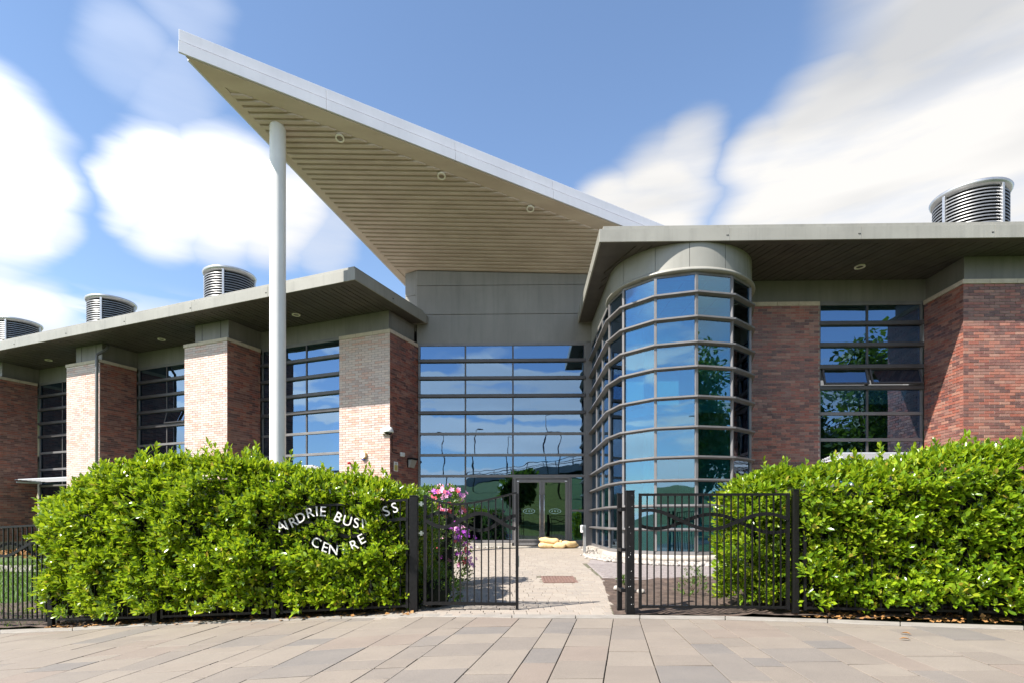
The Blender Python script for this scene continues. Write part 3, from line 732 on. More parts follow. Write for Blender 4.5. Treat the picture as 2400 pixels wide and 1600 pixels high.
# ---- glazing
def bars(mb, o, s, out, a, c, z, hh, proj): return mb.box(o, s, out, Z, (a, -.05, z-hh/2), (c, proj, z+hh/2))
def pane(o, s, out, a, c, z0, z1, parent, m='glass', tilt=None):
    r = lambda k: random.uniform(-k, k)
    t1, t2 = r(.0022), r(.003)
    o = Vector(o); vs = []
    for dd in (-.012, 0):
        for u, zz in ((a, z0), (c, z0), (c, z1), (a, z1)):
            q = o+s*u+Z*zz+out*(dd+t1*(u-(a+c)/2)+t2*(zz-(z0+z1)/2)); vs.append(q)
    b = MB().add(vs, [(3, 2, 1, 0), (4, 5, 6, 7), (0, 1, 5, 4), (1, 2, 6, 5), (2, 3, 7, 6), (3, 0, 4, 7)])
    return b.obj('pane', m, parent)
def open_light(o, s, out, a, c, z0, z1, parent, ang):
    """top-hung light standing open at the foot"""
    ax = (-Z*math.cos(R(ang))+out*math.sin(R(ang))); nn = s.cross(ax); nn = nn if nn.dot(out) > 0 else -nn
    oo = Vector(o)+s*a+Z*z1+out*.02; h = z1-z0; w_ = c-a; b = MB()
    for lo, hi in (((0, 0), (w_, .045)), ((0, h-.045), (w_, h)), ((0, .045), (.045, h-.045)), ((w_-.045, .045), (w_, h-.045))):
        b.box(oo, s, nn, ax, (lo[0], -.02, lo[1]), (hi[0], .03, hi[1]))
    fr = flip_ok(b.obj('open_light', 'frame', parent))
    flip_ok(MB().box(oo, s, nn, ax, (.045, 0, .045), (w_-.045, .01, h-.045)).obj('pane', 'glass', parent))
def glazing(name, o, s, out, a0, a1, mull, zs, zb, m='glass', skip=(), opens=(), deep=.10, corner=False, parts=None):
    """curtain wall from a0 to a1 along s; transoms at zs (top first), sill at zb"""
    b = MB()
    b.box(o, s, out, Z, (a0, -.09, zs[0]-.07), (a1, .03, zs[0]+.03)); b.box(o, s, out, Z, (a0, -.09, zb), (a1, .03, zb+.09))
    b.box(o, s, out, Z, (a0, -.09, zb+.09), (a0+.06, .028, zs[0]-.07)); b.box(o, s, out, Z, (a1-.06, -.09, zb+.09), (a1, .028, zs[0]-.07))
    fr = b.obj(name, 'frame_light', BLD, bevel=.004)
    xs_ = [a0+.06]+list(mull)+[a1-.06]; zz = list(zs)+[zb+.04]
    for i, x_ in enumerate(mull):
        MB().box(o, s, out, Z, (x_-.026, -.07, zb+.09), (x_+.026, .022, zs[0]-.07)).obj('mullion', 'frame', fr)
    for i, z_ in enumerate(zz[1:-1]):
        up = z_ > 4.5
        q = MB().box(o, s, out, Z, (a0+.003, -.045, z_-(.055 if up else .042)), (a1-.003, deep if up else .05, z_+(.055 if up else .042)))
        q.obj('transom', 'frame' if up else 'frame_light', fr, bevel=.012 if up else .006)
    for j in range(len(zz)-1):
        for i in range(len(xs_)-1):
            if (j, i) in skip: continue
            z1_, z0_ = zz[j]-.045, zz[j+1]+.045
            if (j, i) in opens: open_light(o, s, out, xs_[i]+.03, xs_[i+1]-.03, z0_, z1_, fr, opens[(j, i)]); continue
            pane(o, s, out, xs_[i]+.015, xs_[i+1]-.015, z0_, z1_, fr, m)
    return fr
ZL = ZM+[2.11, 1.505]
oWg = L(0, N3+.10)
for k in range(4):
    a1 = -12.17 if k == 0 else -15.55-EW*k+EW-1.95-.003
    a0 = -15.55-EW*k+.003
    if k == 3: a0, a1 = -15.55-EW*3+.003, -15.55-EW*2-1.953
    w_ = a1-a0
    ml = [a0+w_*.30, a0+w_*.58] if k == 0 else [a0+w_*.36, a0+w_*.62]
    glazing('west_window', oWg, eL, -nL, a0, a1, ml, ZL, Z0+.3, opens={(3, 1): 14} if k == 1 else {})
    # sunshade over the ground floor
    ss = empty_part = MB().box(oWg, eL, -nL, Z, (a0+.15, .03, 2.74), (a0+.19, .95, 2.80)).box(oWg, eL, -nL, Z, (a1-.4, .03, 2.74), (a1-.36, .95, 2.80)).obj('sunshade', 'white_metal', BLD)
    for i in range(7): MB().box(oWg, eL, -nL, Z, (a0+.1, .18+.12*i, 2.80+.01*i), (a1-.3, .26+.12*i, 2.815+.012*i)).obj('blade', 'white_metal', ss)
# east window
oEg = Rr(0, BR+.09)
glazing('east_window', oEg, uR, -vR, 7.983, 10.777, [9.30], ZL, Z0+.3, opens={(3, 0): 17, (3, 1): 19})
ss = MB().box(oEg, uR, -vR, Z, (8.05, .03, 2.72), (8.10, 1.0, 2.79)).box(oEg, uR, -vR, Z, (10.4, .03, 2.72), (10.45, 1.0, 2.79)).obj('sunshade', 'white_metal', BLD)
for i in range(7): MB().box(oEg, uR, -vR, Z, (8.0, .18+.12*i, 2.795+.012*i), (10.5, .26+.12*i, 2.81+.014*i)).obj('blade', 'white_metal', ss)
# entrance screen
oC = Rr(0, BC+.02); aL, aR = -3.57, 2.02
fr = glazing('entrance_screen', oC, uR, -vR, aL, aR, [-1.99, -.40], ZM, .42, skip={(7, 2)}, deep=.09)
MB().box(Rr(0, BC), uR, -vR, Z, (aR+.002, -.1, .3), (aR+.26, .03, 7.07)).obj('corner_post', 'frame_light', BLD, bevel=.006)
MB().box(Rr(0, BC), uR, -vR, Z, (aL, -.15, .05), (-.42, .10, .415)).obj('plinth', 'concrete', BLD, bevel=.01)
dz0 = .325
door = MB().box(oC, uR, -vR, Z, (-.40, -.06, 2.56), (1.50, .06, 2.63)).box(oC, uR, -vR, Z, (-.37, -.06, dz0), (-.30, .06, 2.558)).box(oC, uR, -vR, Z, (1.44, -.06, dz0), (1.51, .06, 2.558)).obj('entrance_door', 'frame_light', BLD, bevel=.004)
for a, c in ((-.29, .565), (.575, 1.43)):
    lf = MB()
    for lo, hi in (((a, dz0+.02), (a+.09, 2.54)), ((c-.09, dz0+.02), (c, 2.54)), ((a+.09, 2.43), (c-.09, 2.54)), ((a+.09, dz0+.02), (c-.09, dz0+.22))):
        lf.box(oC, uR, -vR, Z, (lo[0], -.02, lo[1]), (hi[0], .03, hi[1]))
    lf.obj('door_leaf', 'frame_light', door, bevel=.004)
    MB().box(oC, uR, -vR, Z, (a+.09, 0, dz0+.22), (c-.09, .008, 2.43)).obj('pane', 'glass_clear', door)
    sgn = 1 if a < 0 else -1; hx = .57-sgn*.07
    hp = lambda aa, dd, zz: oC+uR*aa-vR*dd+Z*zz
    MB().tube([hp(hx, .02, .86), hp(hx, .10, .87), hp(hx, .10, 2.0), hp(hx, .02, 2.01)], .016, 8).obj('handle', 'steel', door, smooth=True)
    # etched oval with the building's initials
    ov = MB(); n_ = 28; cx_, cz_ = (a+c)/2, 1.475; vs = [hp(cx_, .013, cz_)]
    vs += [hp(cx_+.20*math.cos(2*math.pi*i/n_), .013, cz_+.085*math.sin(2*math.pi*i/n_)) for i in range(n_)]
    rg = MB(); vs2 = []
    for i in range(n_):
        q = 2*math.pi*i/n_; vs2 += [hp(cx_+.20*math.cos(q), .0125, cz_+.085*math.sin(q)), hp(cx_+.185*math.cos(q), .0125, cz_+.075*math.sin(q))]
    rg.add(vs2, [(2*i, 2*((i+1) % n_), 2*((i+1) % n_)+1, 2*i+1) for i in range(n_)]); rg.obj('oval_mark', 'decal', door)
    MB().box(oC, uR, -vR, Z, (a+(.02 if a < 0 else .75), .03, 2.46), (a+(.10 if a < 0 else .83), .037, 2.49)).obj('closer_plate', 'white_plastic', door)
def text_mesh(ch, size, ext):
    cu = bpy.data.curves.new('t', 'FONT'); cu.body = ch; cu.size = size; cu.extrude = ext; cu.align_x = 'CENTER'; cu.align_y = 'CENTER'; cu.resolution_u = 3
    to = bpy.data.objects.new('t', cu); COL.objects.link(to); dg = bpy.context.evaluated_depsgraph_get()
    me = bpy.data.meshes.new_from_object(to.evaluated_get(dg)); bpy.data.objects.remove(to); bpy.data.curves.remove(cu); return me
def letter(ch, pos, s, up, out, size, ext, m, parent, rot=0, name='letter'):
    me = text_mesh(ch, size, ext); me.materials.clear(); me.materials.append(MAT[m])
    o = bpy.data.objects.new(name, me)
    M = Matrix((s, up, out)).transposed().to_4x4(); M.translation = pos
    return link(o, parent, M @ Matrix.Rotation(R(rot), 4, 'Z'))
for cx_ in (.1375, 1.0025):
    for i, ch in enumerate('ABC'): letter(ch, oC+uR*(cx_+(i-1)*.095)-vR*.016+Z*1.475, uR, Z, -vR, .085, .001, 'decal', door)
# side light beside the doors
MB().box(oC, uR, -vR, Z, (1.515, -.05, .33), (1.56, .03, 2.60)).box(oC, uR, -vR, Z, (1.56, -.05, 1.47), (1.96, .03, 1.53)).box(oC, uR, -vR, Z, (1.56, -.05, .33), (1.96, .03, .42)).obj('side_light_frame', 'frame_light', BLD)
sl = BLD.children[-1]
pane(oC, uR, -vR, 1.565, 1.955, .42, 1.465, fr, 'glass_teal'); pane(oC, uR, -vR, 1.565, 1.955, 1.535, 2.6, fr, 'glass_teal')
MB().box(Rr(0, BC), uR, -vR, Z, (-.42, -.4, .2), (2.3, .16, .318)).obj('threshold', 'concrete', BLD, bevel=.01)

# ---- round glazed tower
TC = Vector((4.43, 15.2, 0)); TR = 1.80
ang = [177, 207, 237, 267, 297, 327, 357]
vtx = [TC+Vector((math.cos(R(a)), math.sin(R(a)), 0))*TR for a in ang]
wallp = Vector((2.66, 18.93, 0))
segs = [(wallp.lerp(vtx[0], i/3), wallp.lerp(vtx[0], (i+1)/3)) for i in range(3)]+list(zip(vtx, vtx[1:]))
ZTW = [6.99]+ZM[1:]+[2.11, 1.505, .94, .36]
tw = MB()
for p0, p1 in segs:
    s = (p1-p0).normalized(); out = Vector((s.y, -s.x, 0)); out = out if out.dot(p0-TC-Vector((0, 2, 0))) > 0 or out.dot(p0-TC) > 0 else -out
    ln = (p1-p0).length
    tw.box(p0, s, out, Z, (0, -.08, 6.93), (ln, .02, 7.0)); tw.box(p0, s, out, Z, (0, -.08, .34), (ln, .025, .42))
tower = tw.obj('glazed_tower', 'frame_light', BLD)
for i, (p0, p1) in enumerate(segs):
    s = (p1-p0).normalized(); out = Vector((s.y, -s.x, 0)); out = out if out.dot(p0-TC) > 0 else -out
    ln = (p1-p0).length
    for j in range(len(ZTW)-1):
        pane(p0, s, out, .03, ln-.03, ZTW[j+1]+.035, ZTW[j]-.035, tower, 'glass_teal')
    MB().box(p0, s, out, Z, (-.032, -.06, .42), (.032, .035, 6.93)).obj('mullion', 'frame_light', tower, bevel=.004)
# transoms: continuous faceted rails
def off_poly(d):
    pts = [wallp]+vtx; res = []
    for i, p in enumerate(pts):
        ns = []
        for a, c in ((i-1, i), (i, i+1)):
            if a < 0 or c >= len(pts): continue
            s = (pts[c]-pts[a]).normalized(); o_ = Vector((s.y, -s.x, 0)); o_ = o_ if o_.dot(pts[a]-TC) > 0 or o_.x < -.9 else -o_; ns.append(o_)
        n_ = sum(ns, Vector()).normalized(); res.append(p+n_*(d/max(n_.dot(ns[0]), .3)))
    return res
inn_, o1 = off_poly(-.03), off_poly(.12)
for z_ in ZTW[1:-1]:
    b = MB(); n_ = len(inn_)
    for i in range(n_-1):
        a, c, d, e = inn_[i], inn_[i+1], o1[i+1], o1[i]
        vs = [a+Z*(z_-.05), c+Z*(z_-.05), d+Z*(z_-.012), e+Z*(z_-.012), a+Z*(z_+.04), c+Z*(z_+.04), d+Z*(z_+.028), e+Z*(z_+.028)]
        b.add(vs, [(0, 1, 2, 3)[::-1], (4, 5, 6, 7), (2, 3, 7, 6), (0, 4, 7, 3), (1, 2, 6, 5)])
    flip_ok(b.obj('transom', 'frame_light', tower))
# drum over the glazing, in curved sheets
da = [150, 177, 207, 237, 262, 290, 318, 345, 372]
for a0_, a1_ in zip(da, da[1:]):
    MB().lathe(TC, [(TR+.02, 7.10), (TR+.02, ZS-.003)], 14, a0_+.15, a1_-.15).obj('drum_panel', 'fascia', tower, smooth=True)
MB().lathe(TC, [(TR-.1, 7.0), (TR+.09, 7.0), (TR+.10, 7.03), (TR+.04, 7.085), (TR+.015, 7.11)], 64, 150, 372).obj('drum_lip', 'fascia', tower, smooth=True)
sd_ = (vtx[0]-wallp).normalized()
MB().box(wallp, sd_, Vector((-1, 0, 0)), Z, (0, -.1, 7.0), ((vtx[0]-wallp).length, .02, ZS-.003)).obj('drum_panel', 'fascia', tower)
# plinth
for a0_, a1_ in ((171, 205), (205.3, 239), (239.3, 273), (273.3, 307), (307.3, 341), (341.3, 372)):
    MB().lathe(TC, [(TR-.1, .335), (TR+.17, .335), (TR+.20, .31), (TR+.20, .19), (TR+.13, .17), (TR+.13, -.2)], 14, a0_, a1_).obj('plinth_stone', 'concrete', tower, smooth=True)
MB().box(Vector((2.50, 15.4, 0)), Vector((.012, 1, 0)).normalized(), Vector((-1, 0, 0)), Z, (.12, -.2, -.1), (3.5, .03, .335)).obj('plinth_stone', 'concrete', tower)

# ---- inside
def room(b, m, name): return b.obj(name, m, BLD)
room(MB().box(Vector(), eL, nL, Z, (-40, N3+.3, Z0-.2), (E3-.4, 21.5, Z0)).box(Vector(), eL, nL, Z, (-40, N3+.3, 3.75), (E3-.4, 21.5, 3.98)), 'interior', 'inner_floor')
room(MB().box(Vector(), eL, nL, Z, (-40, 21.5, Z0), (E3+1.5, 21.7, 7.7)), 'interior', 'inner_wall')
room(MB().box(Vector(), eL, nL, Z, (-40, N3+.35, 6.9), (E3-.3, 21.5, 7.0)), 'interior_pale', 'inner_ceiling')
room(MB().box(Vector(), uR, vR, Z, (-4.2, 19.15, Z0-.2), (16, 25, Z0+.01)).box(Vector(), uR, vR, Z, (2.6, 15.8, Z0-.2), (16, 19.1, Z0+.01)), 'interior', 'inner_floor')
room(MB().box(Vector(), uR, vR, Z, (-4.2, 24.5, Z0), (16, 24.7, 9)).box(Vector(), uR, vR, Z, (16, 15.5, 0), (16.2, 24.7, 7.8)), 'interior', 'inner_wall')
room(MB().box(Vector(), uR, vR, Z, (5.9, 16.6, Z0), (6.1, 22, 7.6)), 'interior_pale', 'inner_wall')
room(MB().box(Vector(), uR, vR, Z, (2.5, 15.9, 3.70), (16, 24, 3.95)).box(Vector(), uR, vR, Z, (-3.5, 20.6, 3.70), (2.5, 24, 3.95)), 'interior_pale', 'inner_floor')
room(MB().box(Vector(), uR, vR, Z, (-3.6, 19.3, 7.0), (16, 24, 7.1)), 'interior_pale', 'inner_ceiling')
fl = MB().lathe(TC, [(.02, 3.72), (TR-.12, 3.72), (TR-.12, 3.92), (.02, 3.92)], 36); room(fl, 'interior_pale', 'inner_floor')
fl = MB().lathe(TC, [(.02, 7.0), (TR-.05, 7.0)], 36); room(fl, 'interior_pale', 'inner_ceiling')
for yy in (13.9, 14.5, 15.1, 15.7, 16.3): room(MB().box(Vector((TC.x, yy, 0)), X, Y, Z, (-1.3, 0, 6.985), (1.3, .02, 6.995)), 'interior', 'ceiling_bar')
for xx in (3.6, 4.2, 4.8, 5.4): room(MB().box(Vector((xx, TC.y, 0)), X, Y, Z, (0, -1.2, 6.986), (.02, 1.2, 6.994)), 'interior', 'ceiling_bar')
MB().lathe(Vector((4.0, 16.6, 0)), [(.16, Z0), (.16, 7.0)], 20).obj('inner_column', 'interior_pale', BLD, smooth=True)
fl = MB().lathe(TC, [(.02, Z0-.1), (TR-.08, Z0-.1), (TR-.08, Z0+.03), (.02, Z0+.03)], 36); room(fl, 'interior', 'inner_floor')
MB().box(Vector((3.5, 14.9, Z0)), X, Y, Z, (0, 0, .02), (1.7, .7, .75)).obj('reception_desk', 'interior_pale', BLD, bevel=.02)
for i in range(11):                     # stair inside the entrance hall
    MB().box(Rr(-.3, 21.2), uR, vR, Z, (0, .27*i, Z0+.165*i), (1.0, .27*i+.27, Z0+.165*i+.05)).obj('stair_tread', 'interior_pale', BLD)
# blank outer shell so no daylight leaks in from behind
MB().box(Vector(), uR, vR, Z, (-4.2, 24.72, 0), (18, 24.9, 9.6)).obj('rear_wall', 'mortar', BLD)
MB().box(Vector(), eL, nL, Z, (-44, 21.75, -1), (-8.2, 22, 7.7)).obj('rear_wall', 'mortar', BLD)
MB().box(Rr(-3.6, BC+.25), uR, vR, Z, (0, 0, 7.15), (6, 5.4, 7.25)).obj('hall_roof', 'cladding', BLD)

# half-drawn blinds behind some of the office panes
def blind(o, s, out, a, c, z0, z1, name='blind'):
    b = MB(); z = z1
    while z > z0: b.box(o, s, out, Z, (a, -.22, z-.004), (c, -.17, z)); z -= .035
    return b.obj(name, 'interior_pale', BLD, kind='stuff')
blind(oEg, uR, -vR, 8.05, 9.27, 5.35, 6.98); blind(oEg, uR, -vR, 9.33, 10.70, 5.9, 6.98)
blind(oWg, eL, -nL, -13.4, -12.25, 5.9, 6.98); blind(oWg, eL, -nL, -20.2, -18.4, 5.35, 6.98)
blind(oC, uR, -vR, -3.45, -2.05, 5.0, 6.95); blind(oC, uR, -vR, -1.95, -.45, 5.6, 6.95)

# ================================================================== rooftop ventilators
def ventilator(c, label, r=.84, zt=10.05, zb=8.0):
    t = empty('roof_ventilator', (c.x, c.y, zb), label, 'ventilator', 'louvred cowls on the roofs')
    MB().lathe(c, [(r*.80, zb), (r*.80, zt-.12)], 32).obj('core', 'louvre_dark', t, smooth=True)
    b = MB(); z = zb+.05
    while z < zt-.22:
        b.lathe(c, [(r*.98, z), (r*.985, z+.034), (r*.86, z+.075), (r*.85, z+.06), (r*.98, z)], 40); z += .088
    b.obj('louvre_rings', 'louvre', t, smooth=True, kind='stuff')
    MB().lathe(c, [(r*.80, zt-.14), (r*1.0, zt-.13), (r*1.055, zt-.06), (r*1.07, zt-.01), (r*1.05, zt+.02), (r*.3, zt+.06), (.01, zt+.06)], 44).obj('cap', 'zinc', t, smooth=True)
    for k in range(4):
        a = R(-78+90*k); d = Vector((math.cos(a), math.sin(a), 0)); s = Vector((-d.y, d.x, 0))
        MB().box(Vector((c.x, c.y, 0)), s, d, Z, (-.035, r*.95, zb), (.035, r*1.04, zt-.10)).obj('upright', 'zinc', t, bevel=.005)
ventilator(L(-17.45, 15.25), 'louvred metal cowl on the west roof next to the white canopy post')
ventilator(L(-24.05, 15.25), 'louvred metal cowl, middle of the three on the west roof')
ventilator(L(-30.5, 15.25), 'louvred metal cowl at the far end of the west roof, cut by the picture edge')
ventilator(Vector((12.62, 15.7, 0)), 'louvred metal cowl alone above the east wing roof', .86)

# ================================================================== fittings on the wall by the entrance
def fit(name, loc, label, cat): return empty(name, loc, label, cat)
pA = L(-11.19, N3-.012, 3.22)
t = fit('alarm_box', pA, 'pale hexagonal burglar alarm box on the sunlit brick wall', 'alarm')
b = MB(); vs = []
for d_, r_ in ((0, .125), (.075, .125), (.085, .112)):
    vs += [pA+eL*(r_*math.cos(R(60*k+30)))+Z*(r_*1.08*math.sin(R(60*k+30)))-nL*d_ for k in range(6)]
b.add(vs, [(i, (i+1) % 6, 6+(i+1) % 6, 6+i) for i in range(6)]+[(6+i, 6+(i+1) % 6, 12+(i+1) % 6, 12+i) for i in range(6)]+[(12, 13, 14, 15, 16, 17)])
flip_ok(b.obj('housing', 'alarm_yellow', t))
b = MB(); vs = [pA+eL*(.108*math.cos(R(60*k+30)))+Z*(.116*math.sin(R(60*k+30)))-nL*.0875 for k in range(6)]; b.add(vs, [(0, 1, 2, 3, 4, 5)]); flip_ok(b.obj('face_plate', 'white_plastic', t))
MB().box(pA-Z*.155, eL, -nL, Z, (-.055, .0, 0), (.055, .07, .035)).obj('strobe', 'alarm_blue', t, bevel=.008)
pB = L(-11.72, N3-.012, 2.99)
t = fit('beacon', pB, 'small red fire beacon on the sunlit brick wall', 'beacon')
b = MB()
for i in range(1): b.tube([pB, pB-nL*.05], .03, 10); 
b.obj('base', 'black_gloss', t); MB().tube([pB-nL*.05, pB-nL*.10, pB-nL*.125], [.042, .042, .022], 12).obj('dome', 'beacon_red', t, smooth=True)
pC = L(E3-.14, N3-.012, 3.93)
t = fit('security_camera', pC, 'white dome security camera bracketed on the corner of the brick wall', 'camera')
MB().box(pC, eL, -nL, Z, (-.13, 0, -.085), (.09, .10, .085)).obj('mount_box', 'white_plastic', t, bevel=.012)
dc = pC+eL*.20-nL*.16
MB().tube([pC-nL*.08+Z*.02, dc+Z*.06], .045, 10).obj('arm', 'white_plastic', t, smooth=True)
MB().lathe(dc, [(.001, dc.z+.14), (.05, dc.z+.135), (.06, dc.z+.10), (.12, dc.z+.07), (.155, dc.z), (.165, dc.z-.06), (.16, dc.z-.075), (.12, dc.z-.075)], 28).obj('hood', 'white_plastic', t, smooth=True)
MB().lathe(dc, [(.115, dc.z-.075), (.105, dc.z-.11), (.07, dc.z-.145), (.001, dc.z-.16)], 24).obj('dome', 'black_gloss', t, smooth=True)
sW = lambda n, z, out=.012: L(E3+out, n, z)
MB().tube([sW(N3+.10, 3.80), sW(N3+.10, 3.33), sW(N3+.14, 3.29), sW(N3+.56, 3.27)], .014, 6).obj('cable_conduit', 'black_gloss', None, label='thin black cable conduit running down from the dome camera', category='conduit')
q = sW(N3+.63, 3.27)
t = fit('junction_box', q, 'small white junction box at the end of the black conduit', 'junction box')
MB().box(q, nL, eL, Z, (-.10, 0, -.065), (.10, .06, .065)).obj('box', 'white_plastic', t, bevel=.006); MB().box(q, nL, eL, Z, (-.085, .06, -.05), (.085, .066, .05)).obj('lid', 'white_plastic', t)
q = sW(N3+.30, 2.86)
t = fit('notice', q, 'white and yellow safety notice on the shaded brick return', 'notice')
MB().box(q, nL, eL, Z, (-.11, 0, -.15), (.11, .008, .15)).obj('board', 'white_plastic', t)
MB().box(q, nL, eL, Z, (-.085, .0085, -.13), (.085, .0105, .045)).obj('print_field', 'sign_yellow', t)
for i in range(4): MB().box(q, nL, eL, Z, (-.065, .011, -.11+.04*i), (.065, .013, -.098+.04*i)).obj('print_line', 'sign_print', t)
b = MB(); b.add([q+nL*-.04+Z*.065+eL*.011, q+nL*.04+Z*.065+eL*.011, q+Z*.13+eL*.011], [(0, 1, 2)]); b.obj('warning_triangle', 'sign_print', t)
q = sW(N3+1.12, 3.04)
t = fit('wall_lamp', q, 'grey bulkhead lamp with dark hood on the shaded brick return', 'lamp')
MB().box(q, nL, eL, Z, (-.17, 0, -.15), (.17, .03, .16)).obj('back_plate', 'iron', t)
b = MB(); vs = [q+nL*a+eL*o_+Z*z_ for z_, o_ in ((-.15, .06), (.10, .17)) for a in (-.16, .16)]+[q+nL*a+eL*.03+Z*z_ for z_ in (-.15, .10) for a in (-.16, .16)]
b.add(vs, [(0, 1, 3, 2), (4, 5, 7, 6), (0, 2, 6, 4), (1, 3, 7, 5), (0, 1, 5, 4), (2, 3, 7, 6)]); flip_ok(b.obj('diffuser', 'lamp_grey', t, bevel=.008))
MB().box(q, nL, eL, Z, (-.17, .03, .10), (.17, .19, .16)).obj('hood', 'iron', t, bevel=.006)

# ================================================================== things on the path
q = Vector((2.10, 16.5, g(2.1, 16.5)))
t = empty('card_reader_post', q, 'brown metal post with a white card reader beside the entrance', 'post')
MB().box(q, X, Y, Z, (-.04, -.04, -.1), (.04, .04, .80)).obj('post', 'zinc', t, bevel=.005)
MB().box(q, X, Y, Z, (-.115, -.10, .58), (-.045, .03, .80)).obj('reader', 'white_plastic', t, bevel=.012)
MB().box(q, X, Y, Z, (-.10, -.106, .66), (-.06, -.1, .77)).obj('keypad', 'lamp_grey', t)
x0, x1, y0, y1 = .55, 1.17, 10.03, 10.93; zc = g(.86, 10.5)
t = empty('drain_cover', (.86, 10.5, zc), 'reddish brown slotted drain cover set in the pale path', 'drain cover')
rot = math.atan(.027)
def dcb(a, b2, c, d, h0, h1): return MB().prism([(a, b2, g(a, b2)), (c, b2, g(c, b2)), (c, d, g(c, d)), (a, d, g(a, d))], h0, h1)
MB().prism([(x0, y0, g(x0, y0)), (x1, y0, g(x1, y0)), (x1, y1, g(x1, y1)), (x0, y1, g(x0, y1))], -.03, -.012).obj('tray', 'drain', t)
for a, b2, c, d in ((x0, y0, x1, y0+.04), (x0, y1-.04, x1, y1), (x0, y0+.04, x0+.04, y1-.04), (x1-.04, y0+.04, x1, y1-.04)): dcb(a, b2, c, d, -.02, .006).obj('rim', 'drain', t)
for i in range(9): xx = x0+.06+i*(x1-x0-.12)/9; dcb(xx, y0+.05, xx+.034, y1-.05, -.02, .004).obj('slat', 'drain', t)
def sandbag(c, lx, ly, lz, yaw, pitch, label, seed):
    n, m_ = 18, 12; b = MB()
    for j in range(m_+1):
        ph = -math.pi/2+math.pi*j/m_
        for i in range(n):
            th = 2*math.pi*i/n
            def se(v, e): return math.copysign(abs(v)**e, v)
            p = Vector((se(math.cos(ph), .55)*se(math.cos(th), .5)*lx/2, se(math.cos(ph), .55)*se(math.sin(th), .5)*ly/2, se(math.sin(ph), .8)*lz/2))
            k = 1-.28*(abs(p.x)/(lx/2))**4; p.z *= k
            p += Vector((0, 0, 1))*.045*mnoise.noise(Vector((p.x*5+seed, p.y*5, p.z*4)))+Vector((p.x, p.y, 0)).normalized()*.03*mnoise.noise(Vector((p.x*8, p.y*8+seed, 2))) if p.length > 0 else Vector()
            b.v.append(tuple(p))
    for j in range(m_):
        for i in range(n): i2 = (i+1) % n; b.f.append((j*n+i, j*n+i2, (j+1)*n+i2, (j+1)*n+i))
    M = Matrix.Translation(c) @ Matrix.Rotation(yaw, 4, 'Z') @ Matrix.Rotation(pitch, 4, 'Y')
    t = empty('sandbag', c, label, 'sandbag', 'sandbags at the doors')
    o = b.obj('sack', 'sandbag', t, smooth=True); o.matrix_basis = M
    for s_ in (1,):
        nk = MB().tube([(lx*.47, 0, 0), (lx*.55, .01, .01), (lx*.60, .015, .03)], [.05, .03, .055], 8).obj('tied_neck', 'sandbag', t, smooth=True); nk.matrix_basis = M
zs_ = g(1.4, 18.3)+.0
sandbag(Vector((1.10, 18.26, zs_+.085)), .50, .40, .20, .10, .05, 'tan sandbag lying flat under the others, in front of the door leaf', 1)
sandbag(Vector((1.52, 18.22, zs_+.085)), .46, .40, .20, -.15, -.04, 'tan sandbag lying flat in the middle of the bottom row', 15)
sandbag(Vector((1.20, 18.34, zs_+.235)), .66, .40, .20, -.12, .10, 'tan sandbag lying on top of two others by the doors', 4)
sandbag(Vector((1.84, 18.28, zs_+.115)), .50, .40, .25, .35, .18, 'upright-leaning tan sandbag at the end of the pile next to the side light', 8)
# pale cobbles round the foot of the tower
b = MB()
ico = []
def stone(b, c, r, seed):
    n, m_ = 7, 5; k = len(b.v); sx, sy, sz = random.uniform(.8, 1.3), random.uniform(.8, 1.2), random.uniform(.5, .8); yw = random.uniform(0, 6.3)
    for j in range(m_):
        ph = -math.pi/2+math.pi*j/(m_-1)
        for i in range(n):
            th = 2*math.pi*i/n+yw; rr_ = r*(1+.18*mnoise.noise(Vector((math.cos(th)*1.5+seed, math.sin(th)*1.5, ph))))
            b.v.append((c[0]+rr_*sx*math.cos(ph)*math.cos(th), c[1]+rr_*sy*math.cos(ph)*math.sin(th), c[2]+rr_*sz*math.sin(ph)))
    for j in range(m_-1):
        for i in range(n): i2 = (i+1) % n; b.f.append((k+j*n+i, k+j*n+i2, k+(j+1)*n+i2, k+(j+1)*n+i))
cob = MB()
for i in range(1500):
    a = R(random.uniform(172, 372)); rr_ = random.uniform(1.98, 2.48 if random.random() < .9 else 2.6)
    x_, y_ = TC.x+rr_*math.cos(a), TC.y+rr_*math.sin(a)
    stone(cob, (x_, y_, g(x_, y_)+.02+.05*max(0, 2.3-rr_)), random.uniform(.028, .06), i)
for i in range(90):
    x_, y_ = random.uniform(-3.3, -.35), random.uniform(18.2, 18.85); stone(cob, (x_, y_, g(x_, y_)+.02), random.uniform(.02, .045), i)
for i in range(80):
    x_, y_ = random.uniform(2.1, 2.55), random.uniform(15.6, 18.6); stone(cob, (x_, y_, g(x_, y_)+.015), random.uniform(.02, .05), i)
cob.obj('cobbles', 'pebble', None, smooth=True, kind='stuff', label='pale rounded cobbles round the foot of the glazed tower', category='cobbles')
for i, (x_, y_, r_, lb) in enumerate(((1.70, 9.15, .075, 'large pale stone at the edge of the path by the soil'), (1.86, 8.9, .065, 'small pale stone between two larger ones by the path'), (1.99, 8.78, .085, 'largest pale stone lying on the dark soil by the fence post'))):
    b = MB(); stone(b, (x_, y_, g(x_, y_)+.03), r_, i*7); b.obj('stone', 'pebble', None, smooth=True, label=lb, category='stone', group='stones by the path')

